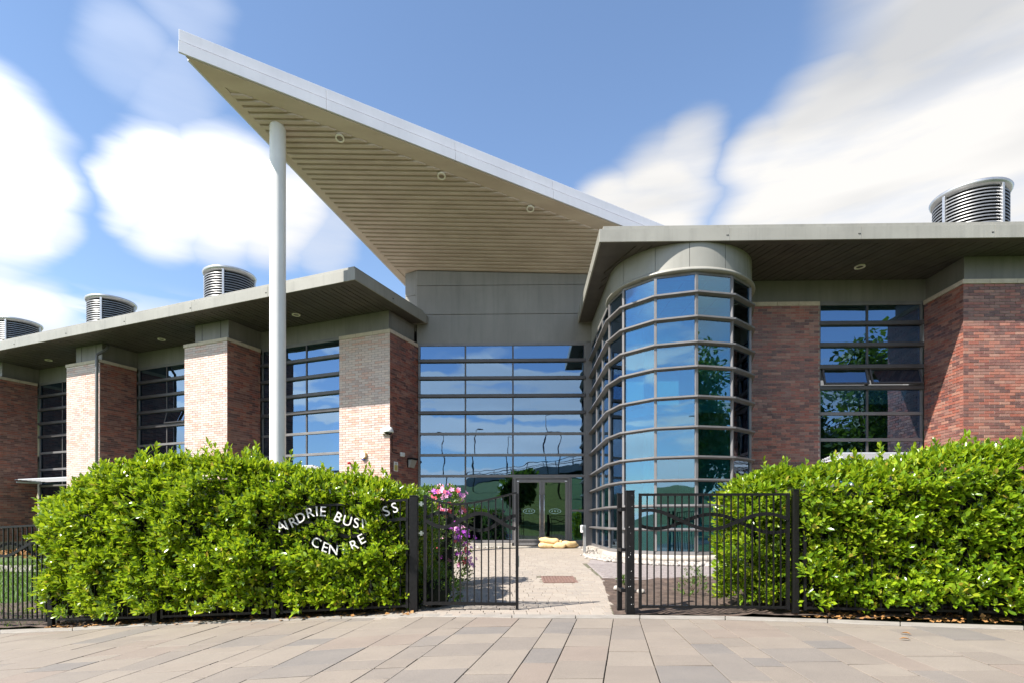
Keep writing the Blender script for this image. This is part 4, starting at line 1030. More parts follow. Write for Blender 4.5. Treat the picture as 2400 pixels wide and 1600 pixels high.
# ================================================================== railings, gate and lettering
FP = [Vector((-10.4, 9.2, 0)), Vector((-8.45, 8.68, 0)), Vector((-6.63, 8.2, 0)), Vector((-4.92, 7.87, 0)), Vector((-3.15, 7.56, 0)), Vector((-1.27, 7.38, 0))]
FR = [Vector((1.447, 7.0, 0)), Vector((3.43, 6.9, 0)), Vector((5.3, 6.62, 0)), Vector((7.1, 6.25, 0)), Vector((8.9, 5.8, 0))]
FH = 1.49
def fz(p): return g(p.x, p.y)
def fence_panel(A, B, label, nb, wave=0, post='none', hA=FH, hB=FH, gapA=.09, gapB=.07, group='black railing panels'):
    d = (B-A); d.z = 0; ln = d.length; s = d.normalized(); nrm = Vector((s.y, -s.x, 0))
    base = A.copy(); base.z = fz(A)
    t = empty('railing', base, label, 'railing', group)
    P = lambda u, h: A+s*u+Z*(fz(A)+(fz(B)-fz(A))*u/ln+h)
    u0, u1 = gapA, ln-gapB
    MB().strip([P(u0, hA-.03), P(u1, hB-.03)], nrm, .045, .03).obj('rail', 'iron', t); MB().strip([P(u0, .09), P(u1, .09)], nrm, .045, .03).obj('rail', 'iron', t)
    for u in (u0+.017, u1-.017): MB().box(P(u, 0), s, nrm, Z, (-.017, -.022, .06), (.017, .022, hA-.015)).obj('stile', 'iron', t)
    for i in range(nb):
        u = u0+.017+(u1-u0-.034)*(i+1)/(nb+1); MB().box(P(u, 0), s, nrm, Z, (-.008, -.008, .10), (.008, .008, hA-.04)).obj('bar', 'iron', t)
    for k, (ph, h0, am, sd2) in enumerate(((wave, 1.17, .105, .024), (wave+math.pi*.9, 1.12, .10, -.024))):
        pts = []
        for i in range(41):
            f = i/40; pts.append(P(u0+.02+(u1-u0-.04)*f, h0+am*math.sin(f*2*math.pi*1.25+ph)-.06*f+(.03 if k else 0))+nrm*sd2)
        MB().strip(pts, nrm, .012, .042).obj('wave_bar', 'iron', t)
    return t, P, s, nrm
def fpost(p, label, w_=.1, h=FH+.02):
    base = p.copy(); base.z = fz(p)
    t = empty('fence_post', base, label, 'post', 'black railing posts')
    MB().box(base, X, Y, Z, (-w_/2, -w_/2, -.3), (w_/2, w_/2, h)).obj('shaft', 'iron', t, bevel=.006)
    MB().box(base, X, Y, Z, (-w_/2-.004, -w_/2-.004, h), (w_/2+.004, w_/2+.004, h+.012)).obj('cap', 'iron', t, bevel=.003)
    return t
fence_panel(FP[0], FP[1], 'black wave railing at the far end by the lawn', 17, .6)
fence_panel(FP[1], FP[2], 'black wave railing in front of the lawn, just before the hedge', 17, .6)
fence_panel(FP[2], FP[3], 'black wave railing buried in the leafy end of the west hedge', 16, 2)
fence_panel(FP[3], FP[4], 'black wave railing deep in the west hedge next to the lettered one', 16, 1)
sign, SP, sS, sN = fence_panel(FP[4], FP[5], 'black railing carrying white letters, overgrown by the west hedge', 17, .35)
sb_ = FP[4]; dline = sN
def on_fence(x, y):
    d = Vector(((x-CX)/FPX, 1, (HY-y)/FPX)); o = Vector((0, 0, EYE)); tt = (FP[4]-o).dot(sN)/d.dot(sN); return o+d*tt
LET = [('A', 365, 632, 24), ('I', 432, 618, 24), ('R', 520, 578, 27), ('D', 617, 520, 25), ('R', 738, 457, 16), ('I', 828, 438, 6), ('E', 905, 440, -3),
       ('B', 1100, 515, -27), ('U', 1222, 562, -15), ('S', 1340, 590, -7), ('I', 1425, 596, 4), ('N', 1515, 568, 16), ('E', 1625, 505, 24), ('S', 1732, 435, 25), ('S', 1842, 392, 20),
       ('C', 815, 842, -26), ('E', 932, 905, -17), ('N', 1042, 940, -6), ('T', 1175, 935, 8), ('R', 1312, 878, 22), ('E', 1410, 800, 28)]
letpos = []
for ch, x_, y_, rt in LET:
    p_ = on_fence(600+x_/5.6, 1120+y_/5.6); letpos.append((ch, p_))
    letter(ch, p_+sN*.062, sS, Z, sN, .185, .008, 'letter_white', sign, rt)
fence_panel(FR[0], FR[1], 'black wave railing on the right of the gateway, in front of the soil bed', 20, 1.1, gapA=.11)
fence_panel(FR[1], FR[2], 'black railing under the east hedge, next to the bare railing', 17, 0)
fence_panel(FR[2], FR[3], 'black railing under the east hedge, last one in view', 17, 2)
for p_, lb in ((FP[1], 'slim black post in the lawn railing'), (FP[2], 'slim black post where the west hedge begins'), (FP[3], 'slim black post inside the west hedge, far from the letters'), (FP[4], 'slim black post at the start of the lettered railing'), (FR[1], 'slim black post between the bare railing and the east hedge'), (FR[2], 'slim black post hidden low in the east hedge')):
    fpost(p_+Vector((0, .0, 0)), lb, .07)
gp = fpost(FP[5]+Vector((0, 0, 0)), 'thick black gate post next to the white letters', .105, 1.5)
g2 = fpost(FR[0], 'thick black gate post on the right of the gateway', .1, 1.5)
g3 = fpost(FR[0]+Vector((-.075, .27, 0)), 'thin black hinge post just behind the thick right gate post', .06, 1.48)
for h in (.28, .78, 1.28):
    p_ = FR[0]; MB().box(Vector((p_.x, p_.y, fz(p_))), X, Y, Z, (-.105, .02, h-.02), (-.05, .24, h+.02)).obj('hinge', 'iron', g3)
# chipped paint
for i in range(16):
    p_ = FR[0]; h = random.uniform(.1, 1.45); x_ = random.uniform(-.045, .045); r_ = random.uniform(.001, .0035)
    MB().box(Vector((p_.x+x_, p_.y-.0505, fz(p_)+h)), X, Y, Z, (-r_, -.001, -r_*1.4), (r_, .001, r_*1.4)).obj('paint_chip', 'letter_white', g2)
# gate leaf
GA, GB = Vector((-1.125, 7.38, 0)), Vector((.065, 7.29, 0))
d = GB-GA; gln = d.length; gs = d.normalized(); gn = Vector((gs.y, -gs.x, 0)); ga = Vector((GA.x, GA.y, fz(GA)))
gate = empty('gate_leaf', ga, 'black wrought gate leaf standing across the path entrance', 'gate')
GP = lambda u, h: GA+gs*u+Z*(h)
def gtop(u):
    f = u/gln; return 1.47-.145*math.sin(math.pi*f**.8)*(1-.35*f)+.03*f
MB().strip([GP(gln*i/24, gtop(gln*i/24)) for i in range(25)], gn, .03, .024).obj('top_rail', 'iron', gate)
MB().strip([GP(.02, .075), GP(gln-.02, .075)], gn, .045, .04).obj('bottom_rail', 'iron', gate)
MB().box(GP(0, 0), gs, gn, Z, (-.018, -.018, .05), (.018, .018, 1.475)).obj('stile', 'iron', gate); MB().box(GP(gln, 0), gs, gn, Z, (-.018, -.018, .005), (.018, .018, 1.49)).obj('stile', 'iron', gate)
for i in range(12):
    u = gln*(i+1)/13; MB().box(GP(u, 0), gs, gn, Z, (-.008, -.008, .095), (.008, .008, gtop(u)-.01)).obj('bar', 'iron', gate)
for k, (ph, h0, am, off, tk) in enumerate(((math.pi*1.06, 1.16, .095, .022, .048), (math.pi*.1, 1.13, .105, -.022, .044))):
    MB().strip([GP(.02+(gln-.04)*i/36, h0+am*math.sin(i/36*2*math.pi*1.18+ph)-(.03*i/36 if k == 0 else .05*i/36)+(.02 if k else .0))+gn*off for i in range(37)], gn, .012, tk).obj('wave_bar', 'iron', gate)
for h in (.98, 1.36): 
    MB().box(GP(0, h), gs, gn, Z, (-.10, -.012, -.012), (-.018, .012, .012)).obj('hinge', 'steel', gate)
    MB().box(GP(0, h), gs, gn, Z, (-.06, -.022, -.03), (-.035, .022, .03)).obj('hinge_nut', 'steel', gate)
MB().box(GP(gln, .62), gs, gn, Z, (.018, -.01, -.07), (.028, .01, .07)).obj('latch_plate', 'steel', gate)

# ================================================================== foliage
LEAF_V = np.array([(0, 0, 0), (-.17, .30, .035), (0, .32, -.008), (.17, .30, .035), (-.215, .64, .03), (0, .66, -.02), (.215, .64, .03), (0, 1.0, -.075)], float)
LEAF_F = [(0, 2, 1), (0, 3, 2), (1, 2, 5, 4), (2, 3, 6, 5), (4, 5, 7), (5, 6, 7)]
QLEAF_V = np.array([(0, 0, 0), (-.3, .5, .04), (0, 1, -.05), (.3, .5, .04)], float); QLEAF_F = [(0, 3, 2, 1)]
def leaf_arrays(pos, dirs, ups, size, V, F):
    """pos (n,3), dirs along the leaf, ups the upper face"""
    d = dirs/np.linalg.norm(dirs, axis=1, keepdims=True); s = np.cross(d, ups); s /= np.maximum(np.linalg.norm(s, axis=1, keepdims=True), 1e-6); u = np.cross(s, d)
    sz = size[:, None, None]
    v = pos[:, None, :]+sz*(V[None, :, 0:1]*s[:, None, :]+V[None, :, 1:2]*d[:, None, :]+V[None, :, 2:3]*u[:, None, :])
    return v.reshape(-1, 3), (s, d, u)
def leaves_obj(name, mat, parent, pos, dirs, ups, size, V=LEAF_V, F=LEAF_F, **k):
    n = len(pos); v, _ = leaf_arrays(pos, dirs, ups, size, V, F); nv = len(V)
    me = bpy.data.meshes.new(name)
    lens = np.array([len(f) for f in F]); flat = np.concatenate([np.array(f) for f in F])
    loops = (flat[None, :]+(np.arange(n)*nv)[:, None]).ravel(); tot = np.tile(lens, n); st = np.concatenate([[0], np.cumsum(tot)[:-1]])
    me.vertices.add(n*nv); me.vertices.foreach_set('co', v.astype(np.float32).ravel())
    me.loops.add(len(loops)); me.loops.foreach_set('vertex_index', loops.astype(np.int32))
    me.polygons.add(len(tot)); me.polygons.foreach_set('loop_start', st.astype(np.int32)); me.polygons.foreach_set('loop_total', tot.astype(np.int32))
    me.polygons.foreach_set('use_smooth', np.ones(len(tot), bool)); me.update(calc_edges=True); me.validate()
    me.materials.append(MAT[mat]); o = bpy.data.objects.new(name, me); link(o, parent); return tag(o, **k)
def sprigs(cent, outn, nl, lsize, spread=.55, stem=.13, updir=.5):
    """cent (n,3) sprig roots, outn outward; returns leaf pos, dirs, ups, size"""
    P_, D_, U_, S_ = [], [], [], []
    n = len(cent); ax = outn+rng.normal(0, .45, (n, 3)); ax[:, 2] += updir; ax /= np.linalg.norm(ax, axis=1, keepdims=True)
    ref = np.where(np.abs(ax[:, 2:3]) < .9, np.array([[0, 0, 1.]]), np.array([[1., 0, 0]]))
    a = np.cross(ax, ref); a /= np.linalg.norm(a, axis=1, keepdims=True); b = np.cross(ax, a)
    ph0 = rng.uniform(0, 6.28, n)
    for k in range(nl):
        ph = ph0+k*2.4+rng.normal(0, .25, n); f = (k+.5)/nl
        rad = a*np.cos(ph)[:, None]+b*np.sin(ph)[:, None]
        open_ = (1.05-.75*f)+rng.normal(0, .12, n)
        d = ax*np.cos(open_)[:, None]+rad*np.sin(open_)[:, None]
        d[:, 2] += .10
        u = ax*np.sin(open_)[:, None]-rad*np.cos(open_)[:, None]; u = u+np.array([0, 0, .55])+rng.normal(0, .15, (n, 3))
        P_.append(cent+ax*(stem*f)[..., None] if np.ndim(f) else cent+ax*(stem*f)); D_.append(d); U_.append(u); S_.append(lsize*rng.uniform(.7, 1.15, n)*(1-.25*f))
    return np.concatenate(P_), np.concatenate(D_), np.concatenate(U_), np.concatenate(S_)
def fbm(x, y, z): return mnoise.fractal(Vector((x, y, z)), 1, 2, 3)
leaf_me = bpy.data.meshes.new('leaf'); leaf_me.from_pydata(LEAF_V.tolist(), [], LEAF_F); leaf_me.materials.append(MAT['laurel']); leaf_me.shade_smooth(); leaf_me.update()
def hedge(name, label, line, depth, top, front, bottom, n_front, n_top, n_end, avoid=None, lsize=.125, stray=40, mat='laurel'):
    """line: plan polyline (fence side); top(s) height above datum; front(s,h) offset towards the street"""
    pts = [Vector(p) for p in line]; cum = [0]
    for a, c in zip(pts, pts[1:]): cum.append(cum[-1]+(c-a).length)
    def at(s):
        for i in range(len(pts)-1):
            if s <= cum[i+1] or i == len(pts)-2:
                d = (pts[i+1]-pts[i]).normalized(); return pts[i]+d*(s-cum[i]), d, Vector((d.y, -d.x, 0))
    T = cum[-1]; C_, N_ = [], []
    for _ in range(n_front):
        s = random.uniform(0, T); p, d, nn = at(s); zg = g(p.x, p.y); tz = top(s); h = bottom+(tz-zg-bottom)*random.random()**.92
        f = front(s, h)+.18*fbm(p.x*1.5, h*1.9, 3)+.09*fbm(p.x*4.5, h*5, 7)-random.random()**2*.13
        rd = max(0, (h-(tz-zg)+.28)/.28); f -= .20*rd*rd; end = min(s, T-s); f -= .25*max(0, 1-end/.25)**2
        q = p+nn*f+Z*(zg+h); C_.append(q); N_.append(nn*(1-.6*rd)+Z*(.15+.8*rd)-d*(.7 if s < .2 else 0)+d*(.7 if T-s < .2 else 0))
    for _ in range(n_top):
        s = random.uniform(0, T); p, d, nn = at(s); v = random.random()**1.3; f = front(s, 1.9)-.12-v*(depth-.15)
        q = p+nn*f; tz = top(s)+.10*fbm(q.x*1.7, q.y*1.7, 9)-.02-random.random()**2*.10-(.12*max(0, 1-min(s, T-s)/.3)); q.z = tz; C_.append(q); N_.append(Z+nn*.25*(1-v))
    for _ in range(n_end):
        e = random.random() < .5; s = 0 if e else T; p, d, nn = at(s); zg = g(p.x, p.y); tz = top(s); v = random.random(); f = front(s, 1)-v*depth; h = bottom+(tz-zg-bottom)*random.random()
        sg = -1 if e else 1; q = p+nn*f+d*sg*(.02+.10*fbm(f*3, h*2, 5)-.1*max(0, (h-(tz-zg)+.25)/.25)**2)+Z*(zg+h); C_.append(q); N_.append(d*sg+nn*.3)
    for _ in range(stray):      # new shoots standing out of the clipped top
        s = random.uniform(.15, T-.1); p, d, nn = at(s); f = front(s, 1.9)-random.uniform(.1, depth*.8); q = p+nn*f
        tz = top(s); hh = random.uniform(.04, .22)
        for k in range(3): q2 = q.copy(); q2.z = tz+hh*(k/2.); C_.append(q2); N_.append(Z*1.5+nn*.2)
    C_ = np.array([tuple(c) for c in C_]); N_ = np.array([tuple(c) for c in N_])
    pos, dr, up, sz = sprigs(C_, N_, 6, lsize)
    if avoid is not None:
        keep = avoid(pos+dr*(sz*.5)[:, None]/np.linalg.norm(dr, axis=1, keepdims=True), rng); pos, dr, up, sz = pos[keep], dr[keep], up[keep], sz[keep]
    p0 = pts[0]; t = empty(name, (p0.x, p0.y, g(p0.x, p0.y)), label, 'hedge', 'clipped laurel hedges')
    # the three hundred leaves that show largest stay single
    vis = np.abs(pos[:, 0]/pos[:, 1]*FPX) < 1190
    order = np.argsort(np.where(vis, 1, 0)*-100-(sz/np.linalg.norm(pos-np.array([0, 0, EYE]), axis=1))*100)
    order = order[:300]; m_ = np.ones(len(pos), bool); m_[order] = False
    leaves_obj('foliage', mat, t, pos[m_], dr[m_], up[m_], sz[m_], kind='stuff')
    _, (s3, d3, u3) = leaf_arrays(pos[order], dr[order], up[order], sz[order], LEAF_V, LEAF_F)
    for i in range(len(order)):
        k = float(sz[order[i]]); M = Matrix((Vector(s3[i])*k, Vector(d3[i])*k, Vector(u3[i])*k)).transposed().to_4x4(); M.translation = Vector(pos[order[i]])
        link(bpy.data.objects.new('leaf', leaf_me), t, M)
    # solid dark core, added to block light between the leaves
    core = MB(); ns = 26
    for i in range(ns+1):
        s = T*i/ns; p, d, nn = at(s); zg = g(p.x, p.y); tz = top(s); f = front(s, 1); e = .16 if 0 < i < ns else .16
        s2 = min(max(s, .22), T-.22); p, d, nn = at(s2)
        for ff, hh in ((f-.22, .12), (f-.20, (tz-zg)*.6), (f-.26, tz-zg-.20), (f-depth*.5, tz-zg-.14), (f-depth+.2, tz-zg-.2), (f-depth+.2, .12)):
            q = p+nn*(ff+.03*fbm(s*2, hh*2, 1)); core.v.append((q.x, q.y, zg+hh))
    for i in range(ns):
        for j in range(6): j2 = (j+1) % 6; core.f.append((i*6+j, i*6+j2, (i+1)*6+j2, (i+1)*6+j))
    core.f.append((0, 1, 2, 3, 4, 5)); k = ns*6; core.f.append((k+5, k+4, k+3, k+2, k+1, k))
    flip_ok(core.obj('shade_core', 'core_dark', t))
    st = MB()
    for i in range(int(T/.3)):
        p, d, nn = at(random.uniform(.1, T-.1)); q = p+nn*(front(.5, .2)-random.uniform(.2, .5)); zg = g(q.x, q.y)
        MB().tube([(q.x, q.y, zg-.05), (q.x+random.uniform(-.05, .05), q.y+random.uniform(-.05, .05), zg+.5)], [.02, .012], 6).obj('stem', 'bark_thin', t)
    return t
def interp(tab):
    xs_, ys_ = zip(*tab)
    return lambda s: float(np.interp(s, xs_, ys_))
# west hedge along the lettered railing
def s_of(px_, line):   # arc length where the line crosses an image column
    s = 0
    for a, c in zip(line, line[1:]):
        k = (px_-CX)/FPX; den = (c.x-a.x)-k*(c.y-a.y)
        if abs(den) > 1e-9:
            t_ = (k*a.y-a.x)/den
            if 0 <= t_ <= 1: return s+t_*(c-a).length
        s += (c-a).length
    return s
WL = [Vector((-6.85, 8.28, 0)), FP[3], FP[4], Vector((-1.42, 7.42, 0))]
wt = interp([(s_of(x_, WL), EYE+(HY-y_)/FPX*7.95-.13) for x_, y_ in ((130, 1150), (200, 1105), (265, 1072), (400, 1070), (520, 1072), (600, 1082), (680, 1100), (760, 1112), (830, 1120), (900, 1130), (960, 1140))])
s4 = s_of(634, WL)
def wfront(s, h):
    if s < s4-.1: return .13-.12*math.exp(-(s/.35)**2)
    u = (s-s4); return .02+(.10 if h < .85 else -.015 if h < 1.45 else .03)
lp_ = np.array([tuple(p) for c, p in letpos]); show = np.array([1 if i not in (10, 11) else 0 for i in range(len(LET))]); show[12] = 0; show[18] = 0
partly = np.array([.86 if i in (0, 6, 9, 16, 17, 19) else 1. for i in range(len(LET))])
lrad = .115
sNn = np.array(tuple(sN)); fp4 = np.array(tuple(FP[4]))
def avoid_letters(q, rg):
    # how far in front of the railing, and where the sight line crosses it
    eye = np.array([0, 0, EYE]); dd = q-eye; tt = ((fp4-eye)@sNn)/(dd@sNn); hit = eye+dd*tt[:, None]
    infront = ((q-fp4)@sNn) > -.03
    bad = np.zeros(len(q), bool)
    for i in range(len(lp_)):
        if not show[i]: continue
        dist = np.linalg.norm(hit-lp_[i], axis=1); bad |= infront & (dist < lrad) & (rg.random(len(q)) < partly[i])
    return ~bad
hedge('laurel_hedge', 'broad laurel hedge growing through the lettered railing', WL, 1.5, wt, wfront, .12, 3900, 2000, 600, avoid_letters, .114, 50)
# east hedge
EL = [Vector((2.80, 7.50, 0)), Vector((3.35, 7.12, 0)), FR[2]+Vector((0, .12, 0)), FR[3]+Vector((0, .1, 0)), Vector((8.2, 6.1, 0))]
et = interp([(s_of(x_, EL), EYE+(HY-y_)/FPX*7.1-.10) for x_, y_ in ((1705, 1118), (1740, 1104), (1850, 1100), (1960, 1100), (2060, 1088), (2140, 1072), (2240, 1054), (2400, 1058))]+[(7, 2.08)])
def efront(s, h): return .0 if s < .9 else .20
hedge('laurel_hedge', 'tall laurel hedge behind the bare railing and along the east wing', EL, 1.5, et, efront, .10, 3600, 1900, 700, None, .112, 50)
# loose shrub between the gate and the path, with petunias in a tall planter
def shrub(name, label, c, rx, ry, h, n, mat, lsize, cat='shrub', group=None, z0=.05):
    t = empty(name, (c[0], c[1], g(*c)), label, cat, group); zg = g(*c); C_, N_ = [], []
    for _ in range(n):
        th = random.uniform(0, 6.283); v = random.random(); hh = z0+(h-z0)*v; k = (1-.55*max(0, (v-.6)/.4)**2)*(.75+.4*random.random()**.5)*(1+.25*fbm(math.cos(th)*1.5, math.sin(th)*1.5, hh*2+c[0]))
        C_.append((c[0]+rx*k*math.cos(th), c[1]+ry*k*math.sin(th), zg+hh)); N_.append((math.cos(th), math.sin(th), .3+.6*v))
    for _ in range(n//4):
        th = random.uniform(0, 6.283); k = random.random()**.5*.7; C_.append((c[0]+rx*k*math.cos(th), c[1]+ry*k*math.sin(th), zg+h*random.uniform(.92, 1.02))); N_.append((0, 0, 1))
    pos, dr, up, sz = sprigs(np.array(C_), np.array(N_), 6, lsize, stem=lsize*1.4)
    leaves_obj('foliage', mat, t, pos, dr, up, sz, kind='stuff')
    if name != 'weed': b = MB(); b.lathe(c, [(.01, zg), (rx*.5, zg+.05), (rx*.62, zg+h*.5), (rx*.45, zg+h*.82), (.01, zg+h*.9)], 14); b.obj('shade_core', 'core_dark', t, smooth=True)  # dark solid core added to stop light passing through the shrub
    for k in range(4): MB().tube([(c[0]+random.uniform(-.06, .06), c[1]+random.uniform(-.06, .06), zg-.05), (c[0]+random.uniform(-.3, .3)*rx, c[1]+random.uniform(-.3, .3)*ry, zg+h*.6)], [.018, .008], 6).obj('stem', 'bark_thin', t)
    return t
shrub('garden_shrub', 'loose leafy shrub behind the gate leaf next to the gate post', (-1.42, 8.15), .36, .55, 1.45, 420, 'small_leaf', .085)
shrub('garden_shrub', 'low sprawling shrub on the path edge behind the gate bars', (-1.02, 7.75), .30, .20, .42, 120, 'small_leaf', .06)
FC = (-1.28, 9.75)
ft = shrub('flower_tower', 'tall planter overflowing with pink, purple and red petunias behind the gate', FC, .50, .50, 1.62, 620, 'small_leaf', .07, 'flowers', z0=.1)
ptl = MB()
vs = [(0, 0, 0)]; fs = []
for k in range(5):
    a = 2*math.pi*k/5
    for da_, r_, z_ in ((-.5, .7, .22), (0, 1.0, .30), (.5, .7, .22)): vs.append((r_*math.cos(a+da_), r_*math.sin(a+da_), z_))
    i = 1+3*k; fs += [(0, i, i+1), (0, i+1, i+2)]
fme = {}
for mm in ('pink', 'purple', 'red'):
    me = bpy.data.meshes.new('blossom'); me.from_pydata(vs, [], fs); me.materials.append(MAT[mm]); me.shade_smooth(); me.update(); fme[mm] = me
zg = g(*FC)
def blossoms(n, cx_, cy_, cz_, r, sp, mats):
    for _ in range(n):
        v = Vector((random.gauss(0, 1), random.gauss(0, 1)-.5, random.gauss(0, .8)+.25)); v = v.normalized()
        p_ = Vector((cx_, cy_, cz_))+Vector((v.x*sp[0], v.y*sp[1], v.z*sp[2]))*random.uniform(.85, 1.1)
        q = (v+Vector((0, -.6, .4))).normalized().to_track_quat('Z', 'Y').to_matrix().to_4x4(); k = random.uniform(.032, .052)
        M = Matrix.Translation(p_) @ q @ Matrix.Rotation(random.uniform(0, 6), 4, 'Z') @ Matrix.Scale(k, 4)
        link(bpy.data.objects.new('blossom', fme[random.choice(mats)]), ft, M)
blossoms(60, FC[0]+.16, FC[1]-.1, zg+1.56, 0, (.34, .34, .17), ['pink', 'pink', 'pink', 'purple', 'red'])
blossoms(34, FC[0]+.10, FC[1]-.15, zg+1.32, 0, (.40, .40, .12), ['red', 'pink', 'red'])
blossoms(30, FC[0]+.42, FC[1]-.18, zg+.96, 0, (.14, .2, .22), ['purple', 'purple', 'purple', 'pink'])
blossoms(28, FC[0]+.50, FC[1]-.10, zg+.50, 0, (.16, .22, .24), ['purple', 'purple', 'red', 'pink'])
blossoms(24, FC[0]+.30, FC[1]-.2, zg+.75, 0, (.35, .3, .3), ['pink', 'red', 'purple'])
# weeds in the soil bed
for i, (x_, y_, h, lb) in enumerate(((2.72, 8.6, .20, 'green weed clump in the middle of the soil bed'), (3.05, 8.35, .14, 'low weed clump next to the larger one in the soil bed'), (3.15, 9.9, .22, 'straggly weed at the back of the soil bed before the cobbles'), (1.93, 9.75, .10, 'tiny bright weed in the soil bed close to the gate post'), (3.75, 8.9, .3, 'weed clump tucked against the east hedge'))):
    shrub('weed', lb, (x_, y_), h*.8, h*.7, h, 26, 'small_leaf', .05, 'weed', 'weeds in the soil bed', .01)
# grass on the lawn by the west railing
GN = 26000
gxy = np.stack([rng.uniform(-17, -5.9, GN), rng.uniform(8.3, 19, GN)], 1)
kx = gxy[:, 0]/gxy[:, 1]*FPX+CX; gxy = gxy[(kx > -260) & (kx < 175)]
pos = np.array([(x_, y_, g(x_, y_)-.075) for x_, y_ in gxy]); n_ = len(pos)
dr = rng.normal(0, .35, (n_, 3)); dr[:, 2] = 1; up = rng.normal(0, 1, (n_, 3)); up[:, 2] = .1
go = leaves_obj('lawn_grass', 'grass_blade', None, pos, dr, up, rng.uniform(.08, .17, n_), np.array([(-.06, 0, 0), (.06, 0, 0), (.035, .6, .05), (0, 1, .16), (-.035, .6, .05)], float), [(0, 1, 2, 4), (4, 2, 3)], kind='stuff', label='short green lawn behind the west railing', category='grass')
sheet('back_path', [(-26, 19.4), (-12, 15.8), (-12, 16.9), (-26, 21.0)], 'setts', -.04, 24, 4, kind='structure')
# faded bedding against the west wing
gxy = [(e_, n2) for e_, n2 in zip(rng.uniform(-34, -19, 1500), rng.uniform(12.4, 13.4, 1500))]
pos = np.array([tuple(L(e_, n2, g(*L(e_, n2).xy)+.02+.12*random.random())) for e_, n2 in gxy]); n_ = len(pos)
leaves_obj('faded_bedding', 'dry_leaf', None, pos, rng.normal(0, 1, (n_, 3))+np.array([0, -.2, .9]), rng.normal(0, 1, (n_, 3)), rng.uniform(.1, .2, n_), QLEAF_V, QLEAF_F, kind='stuff', label='faded brown bedding plants along the foot of the west wing', category='bedding')
# litter of dead leaves under the hedges
n_ = 900; s_ = rng.uniform(0, 1, n_); side = rng.random(n_) < .5
P_ = []
for i in range(n_):
    if side[i]:
        a = FP[2].lerp(FP[5], s_[i]); q = a+Vector((0, random.uniform(-.28, .2), 0))
    else:
        a = FR[1].lerp(FR[3], s_[i]); q = a+Vector((0, random.uniform(-.22, .25), 0))
    P_.append((q.x, q.y, g(q.x, q.y)+.012))
P_ = np.array(P_); dr = rng.normal(0, 1, (n_, 3)); dr[:, 2] *= .25; up = rng.normal(0, .3, (n_, 3)); up[:, 2] += 1
leaves_obj('leaf_litter', 'dry_leaf', None, P_, dr, up, rng.uniform(.03, .075, n_), QLEAF_V*np.array([1.3, 1, 1]), QLEAF_F, kind='stuff', label='brown dead leaves lying under the hedges', category='leaf litter')
for x_, y_, lb in ((2123, 1486.7, 'orange fallen leaf on the pavement, the farther of two'), (2121, 1499.7, 'orange fallen leaf on the pavement, the nearer of two'), (940, 1428, 'yellow fallen leaf at the foot of the lettered railing')):
    p_ = unproj(x_, y_); a = random.uniform(0, 6)
    b = MB(); b.add([tuple(p_+Z*.008+Matrix.Rotation(a, 3, 'Z') @ Vector((v[0]*.09, (v[1]-.5)*.10, abs(v[0])*.05+.012*math.sin(v[1]*3)))) for v in LEAF_V], LEAF_F)
    b.obj('fallen_leaf', 'dry_leaf', None, smooth=True, label=lb, category='leaf', group='fallen leaves')

# ================================================================== across the street (seen in the glass)
def lamp(x_, y_, h, ax, label):
    zg = g(x_, y_); t = empty('street_lamp', (x_, y_, zg), label, 'street lamp', 'street lamps across the road')
    MB().tube([(x_, y_, zg-.3), (x_, y_, zg+h*.5), (x_, y_, zg+h)], [.10, .075, .05], 8).obj('mast', 'frame', t, smooth=True)
    MB().tube([(x_, y_, zg+h), (x_+ax, y_, zg+h+.12)], .035, 6).obj('arm', 'frame', t)
    MB().box(Vector((x_+ax, y_, zg+h+.1)), X, Y, Z, (-.35, -.13, -.05), (.35, .13, .06)).obj('lantern', 'frame', t, bevel=.02)
for i, (x_, y_, h, ax) in enumerate(((-12.6, -22, 9.5, .7), (-11.0, -34, 8, -.6), (-7.5, -36, 8, .6), (-2.6, -26, 8.5, 1.2), (3.4, -30, 7.5, -1.3), (1.8, -38, 9, 1.4), (7.4, -28, 9.5, -1.2))):
    lamp(x_, y_, h, ax, ['slim street lamp on the grass bank across the road, westernmost', 'second street lamp from the west on the bank', 'third street lamp from the west on the bank', 'street lamp with an eastward arm before the bridge ramp', 'street lamp with a westward arm in front of the bridge', 'tall street lamp behind the bridge', 'easternmost street lamp on the bank'][i])
bt = empty('flyover', (10, -47, 0), 'concrete road flyover with railings climbing eastward beyond the bank', 'bridge')
D0, D1 = Vector((-9, -47, 6.6)), Vector((46, -43, 13.2)); dd = (D1-D0); bs_ = Vector((dd.x, dd.y, 0)).normalized(); bn_ = Vector((-bs_.y, bs_.x, 0))
dk = MB(); dk.strip([D0+dd*(i/20)+Z*(-.35*((i/20)*2-1)**2) for i in range(21)], bn_, 8, .9); dk.obj('deck', 'bridge_concrete', bt)
for sd2 in (-3.9, 3.9):
    for hh in (1.0, 1.5): MB().strip([D0+dd*(i/20)+bn_*sd2+Z*(hh-.35*((i/20)*2-1)**2) for i in range(21)], bn_, .09, .09).obj('rail', 'frame', bt)
    for i in range(0, 27): p_ = D0+dd*(i/26)+bn_*sd2+Z*(-.35*((i/26)*2-1)**2); MB().box(p_, bs_, bn_, Z, (-.05, -.05, .4), (.05, .05, 1.5)).obj('railing_post', 'frame', bt)
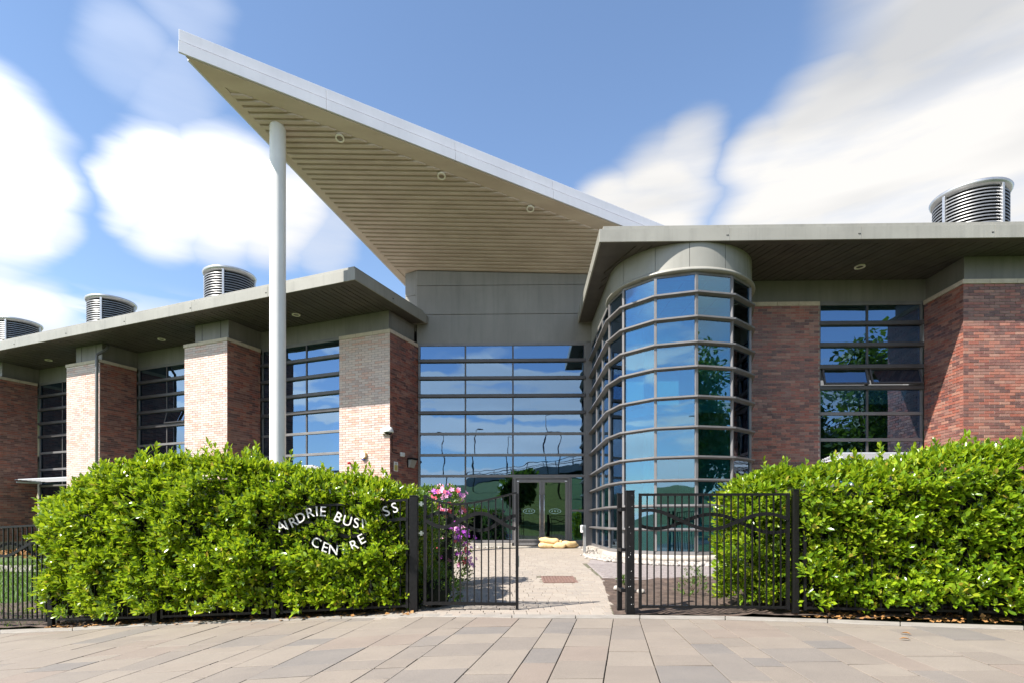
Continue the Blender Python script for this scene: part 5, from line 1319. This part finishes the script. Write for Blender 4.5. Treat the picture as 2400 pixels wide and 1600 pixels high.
for i in (5, 11, 17):
    p_ = D0+dd*(i/20); MB().box(Vector((p_.x, p_.y, 0)), bs_, bn_, Z, (-.6, -2.5, g(p_.x, p_.y)-.5), (.6, 2.5, p_.z-.4)).obj('bridge_pier', 'bridge_concrete', bt)
def tree(x_, y_, h, r, label, seed):
    random.seed(seed); zg = g(x_, y_); t = empty('tree', (x_, y_, zg), label, 'tree', 'trees across the road')
    MB().tube([(x_, y_, zg-.3), (x_+.1, y_, zg+h*.25), (x_-.1, y_+.1, zg+h*.55), (x_, y_, zg+h*.8)], [.32, .25, .16, .06], 10).obj('trunk', 'bark', t, smooth=True)
    C_ = []
    for k in range(16):
        a = random.uniform(0, 6.28); q = random.uniform(.2, .75)*r; hz = random.uniform(.38, .92)
        c = Vector((x_+q*math.cos(a), y_+q*math.sin(a), zg+h*hz)); rr_ = r*random.uniform(.3, .5)
        MB().tube([(x_, y_, zg+h*max(.2, hz-.3)), c], [.09, .03], 6).obj('limb', 'bark', t)
        for _ in range(330):
            v = Vector((random.gauss(0, 1), random.gauss(0, 1), random.gauss(0, .8))).normalized()*rr_*random.uniform(.5, 1.05); C_.append(tuple(c+v))
    C_ = np.array(C_); n_ = len(C_)
    leaves_obj('crown', 'tree_leaf', t, C_, rng.normal(0, 1, (n_, 3)), rng.normal(0, .5, (n_, 3))+np.array([0, 0, 1]), rng.uniform(.35, .6, n_), QLEAF_V, QLEAF_F, kind='stuff')
tree(25, -12, 14, 4.8, 'broad green tree across the road, easternmost', 3); tree(16, -18, 9.5, 3.6, 'round green tree on the bank between the flyover and the big tree', 5)
tree(33, -20, 13, 5, 'tallest green tree far along the road to the east', 9); tree(-24, -24, 8, 3.5, 'round green tree on the bank at the western end', 12)
tree(20, -15, 13, 4.4, 'dark green tree beside the broad one across the road', 21); tree(30, -15, 14.5, 5, 'dense green tree between the two tallest ones across the road', 22)
tree(11, -24, 8, 3, 'short green tree near the foot of the flyover', 23); tree(-1.2, -20, 5.0, 1.7, 'small green tree half way up the bank', 14)
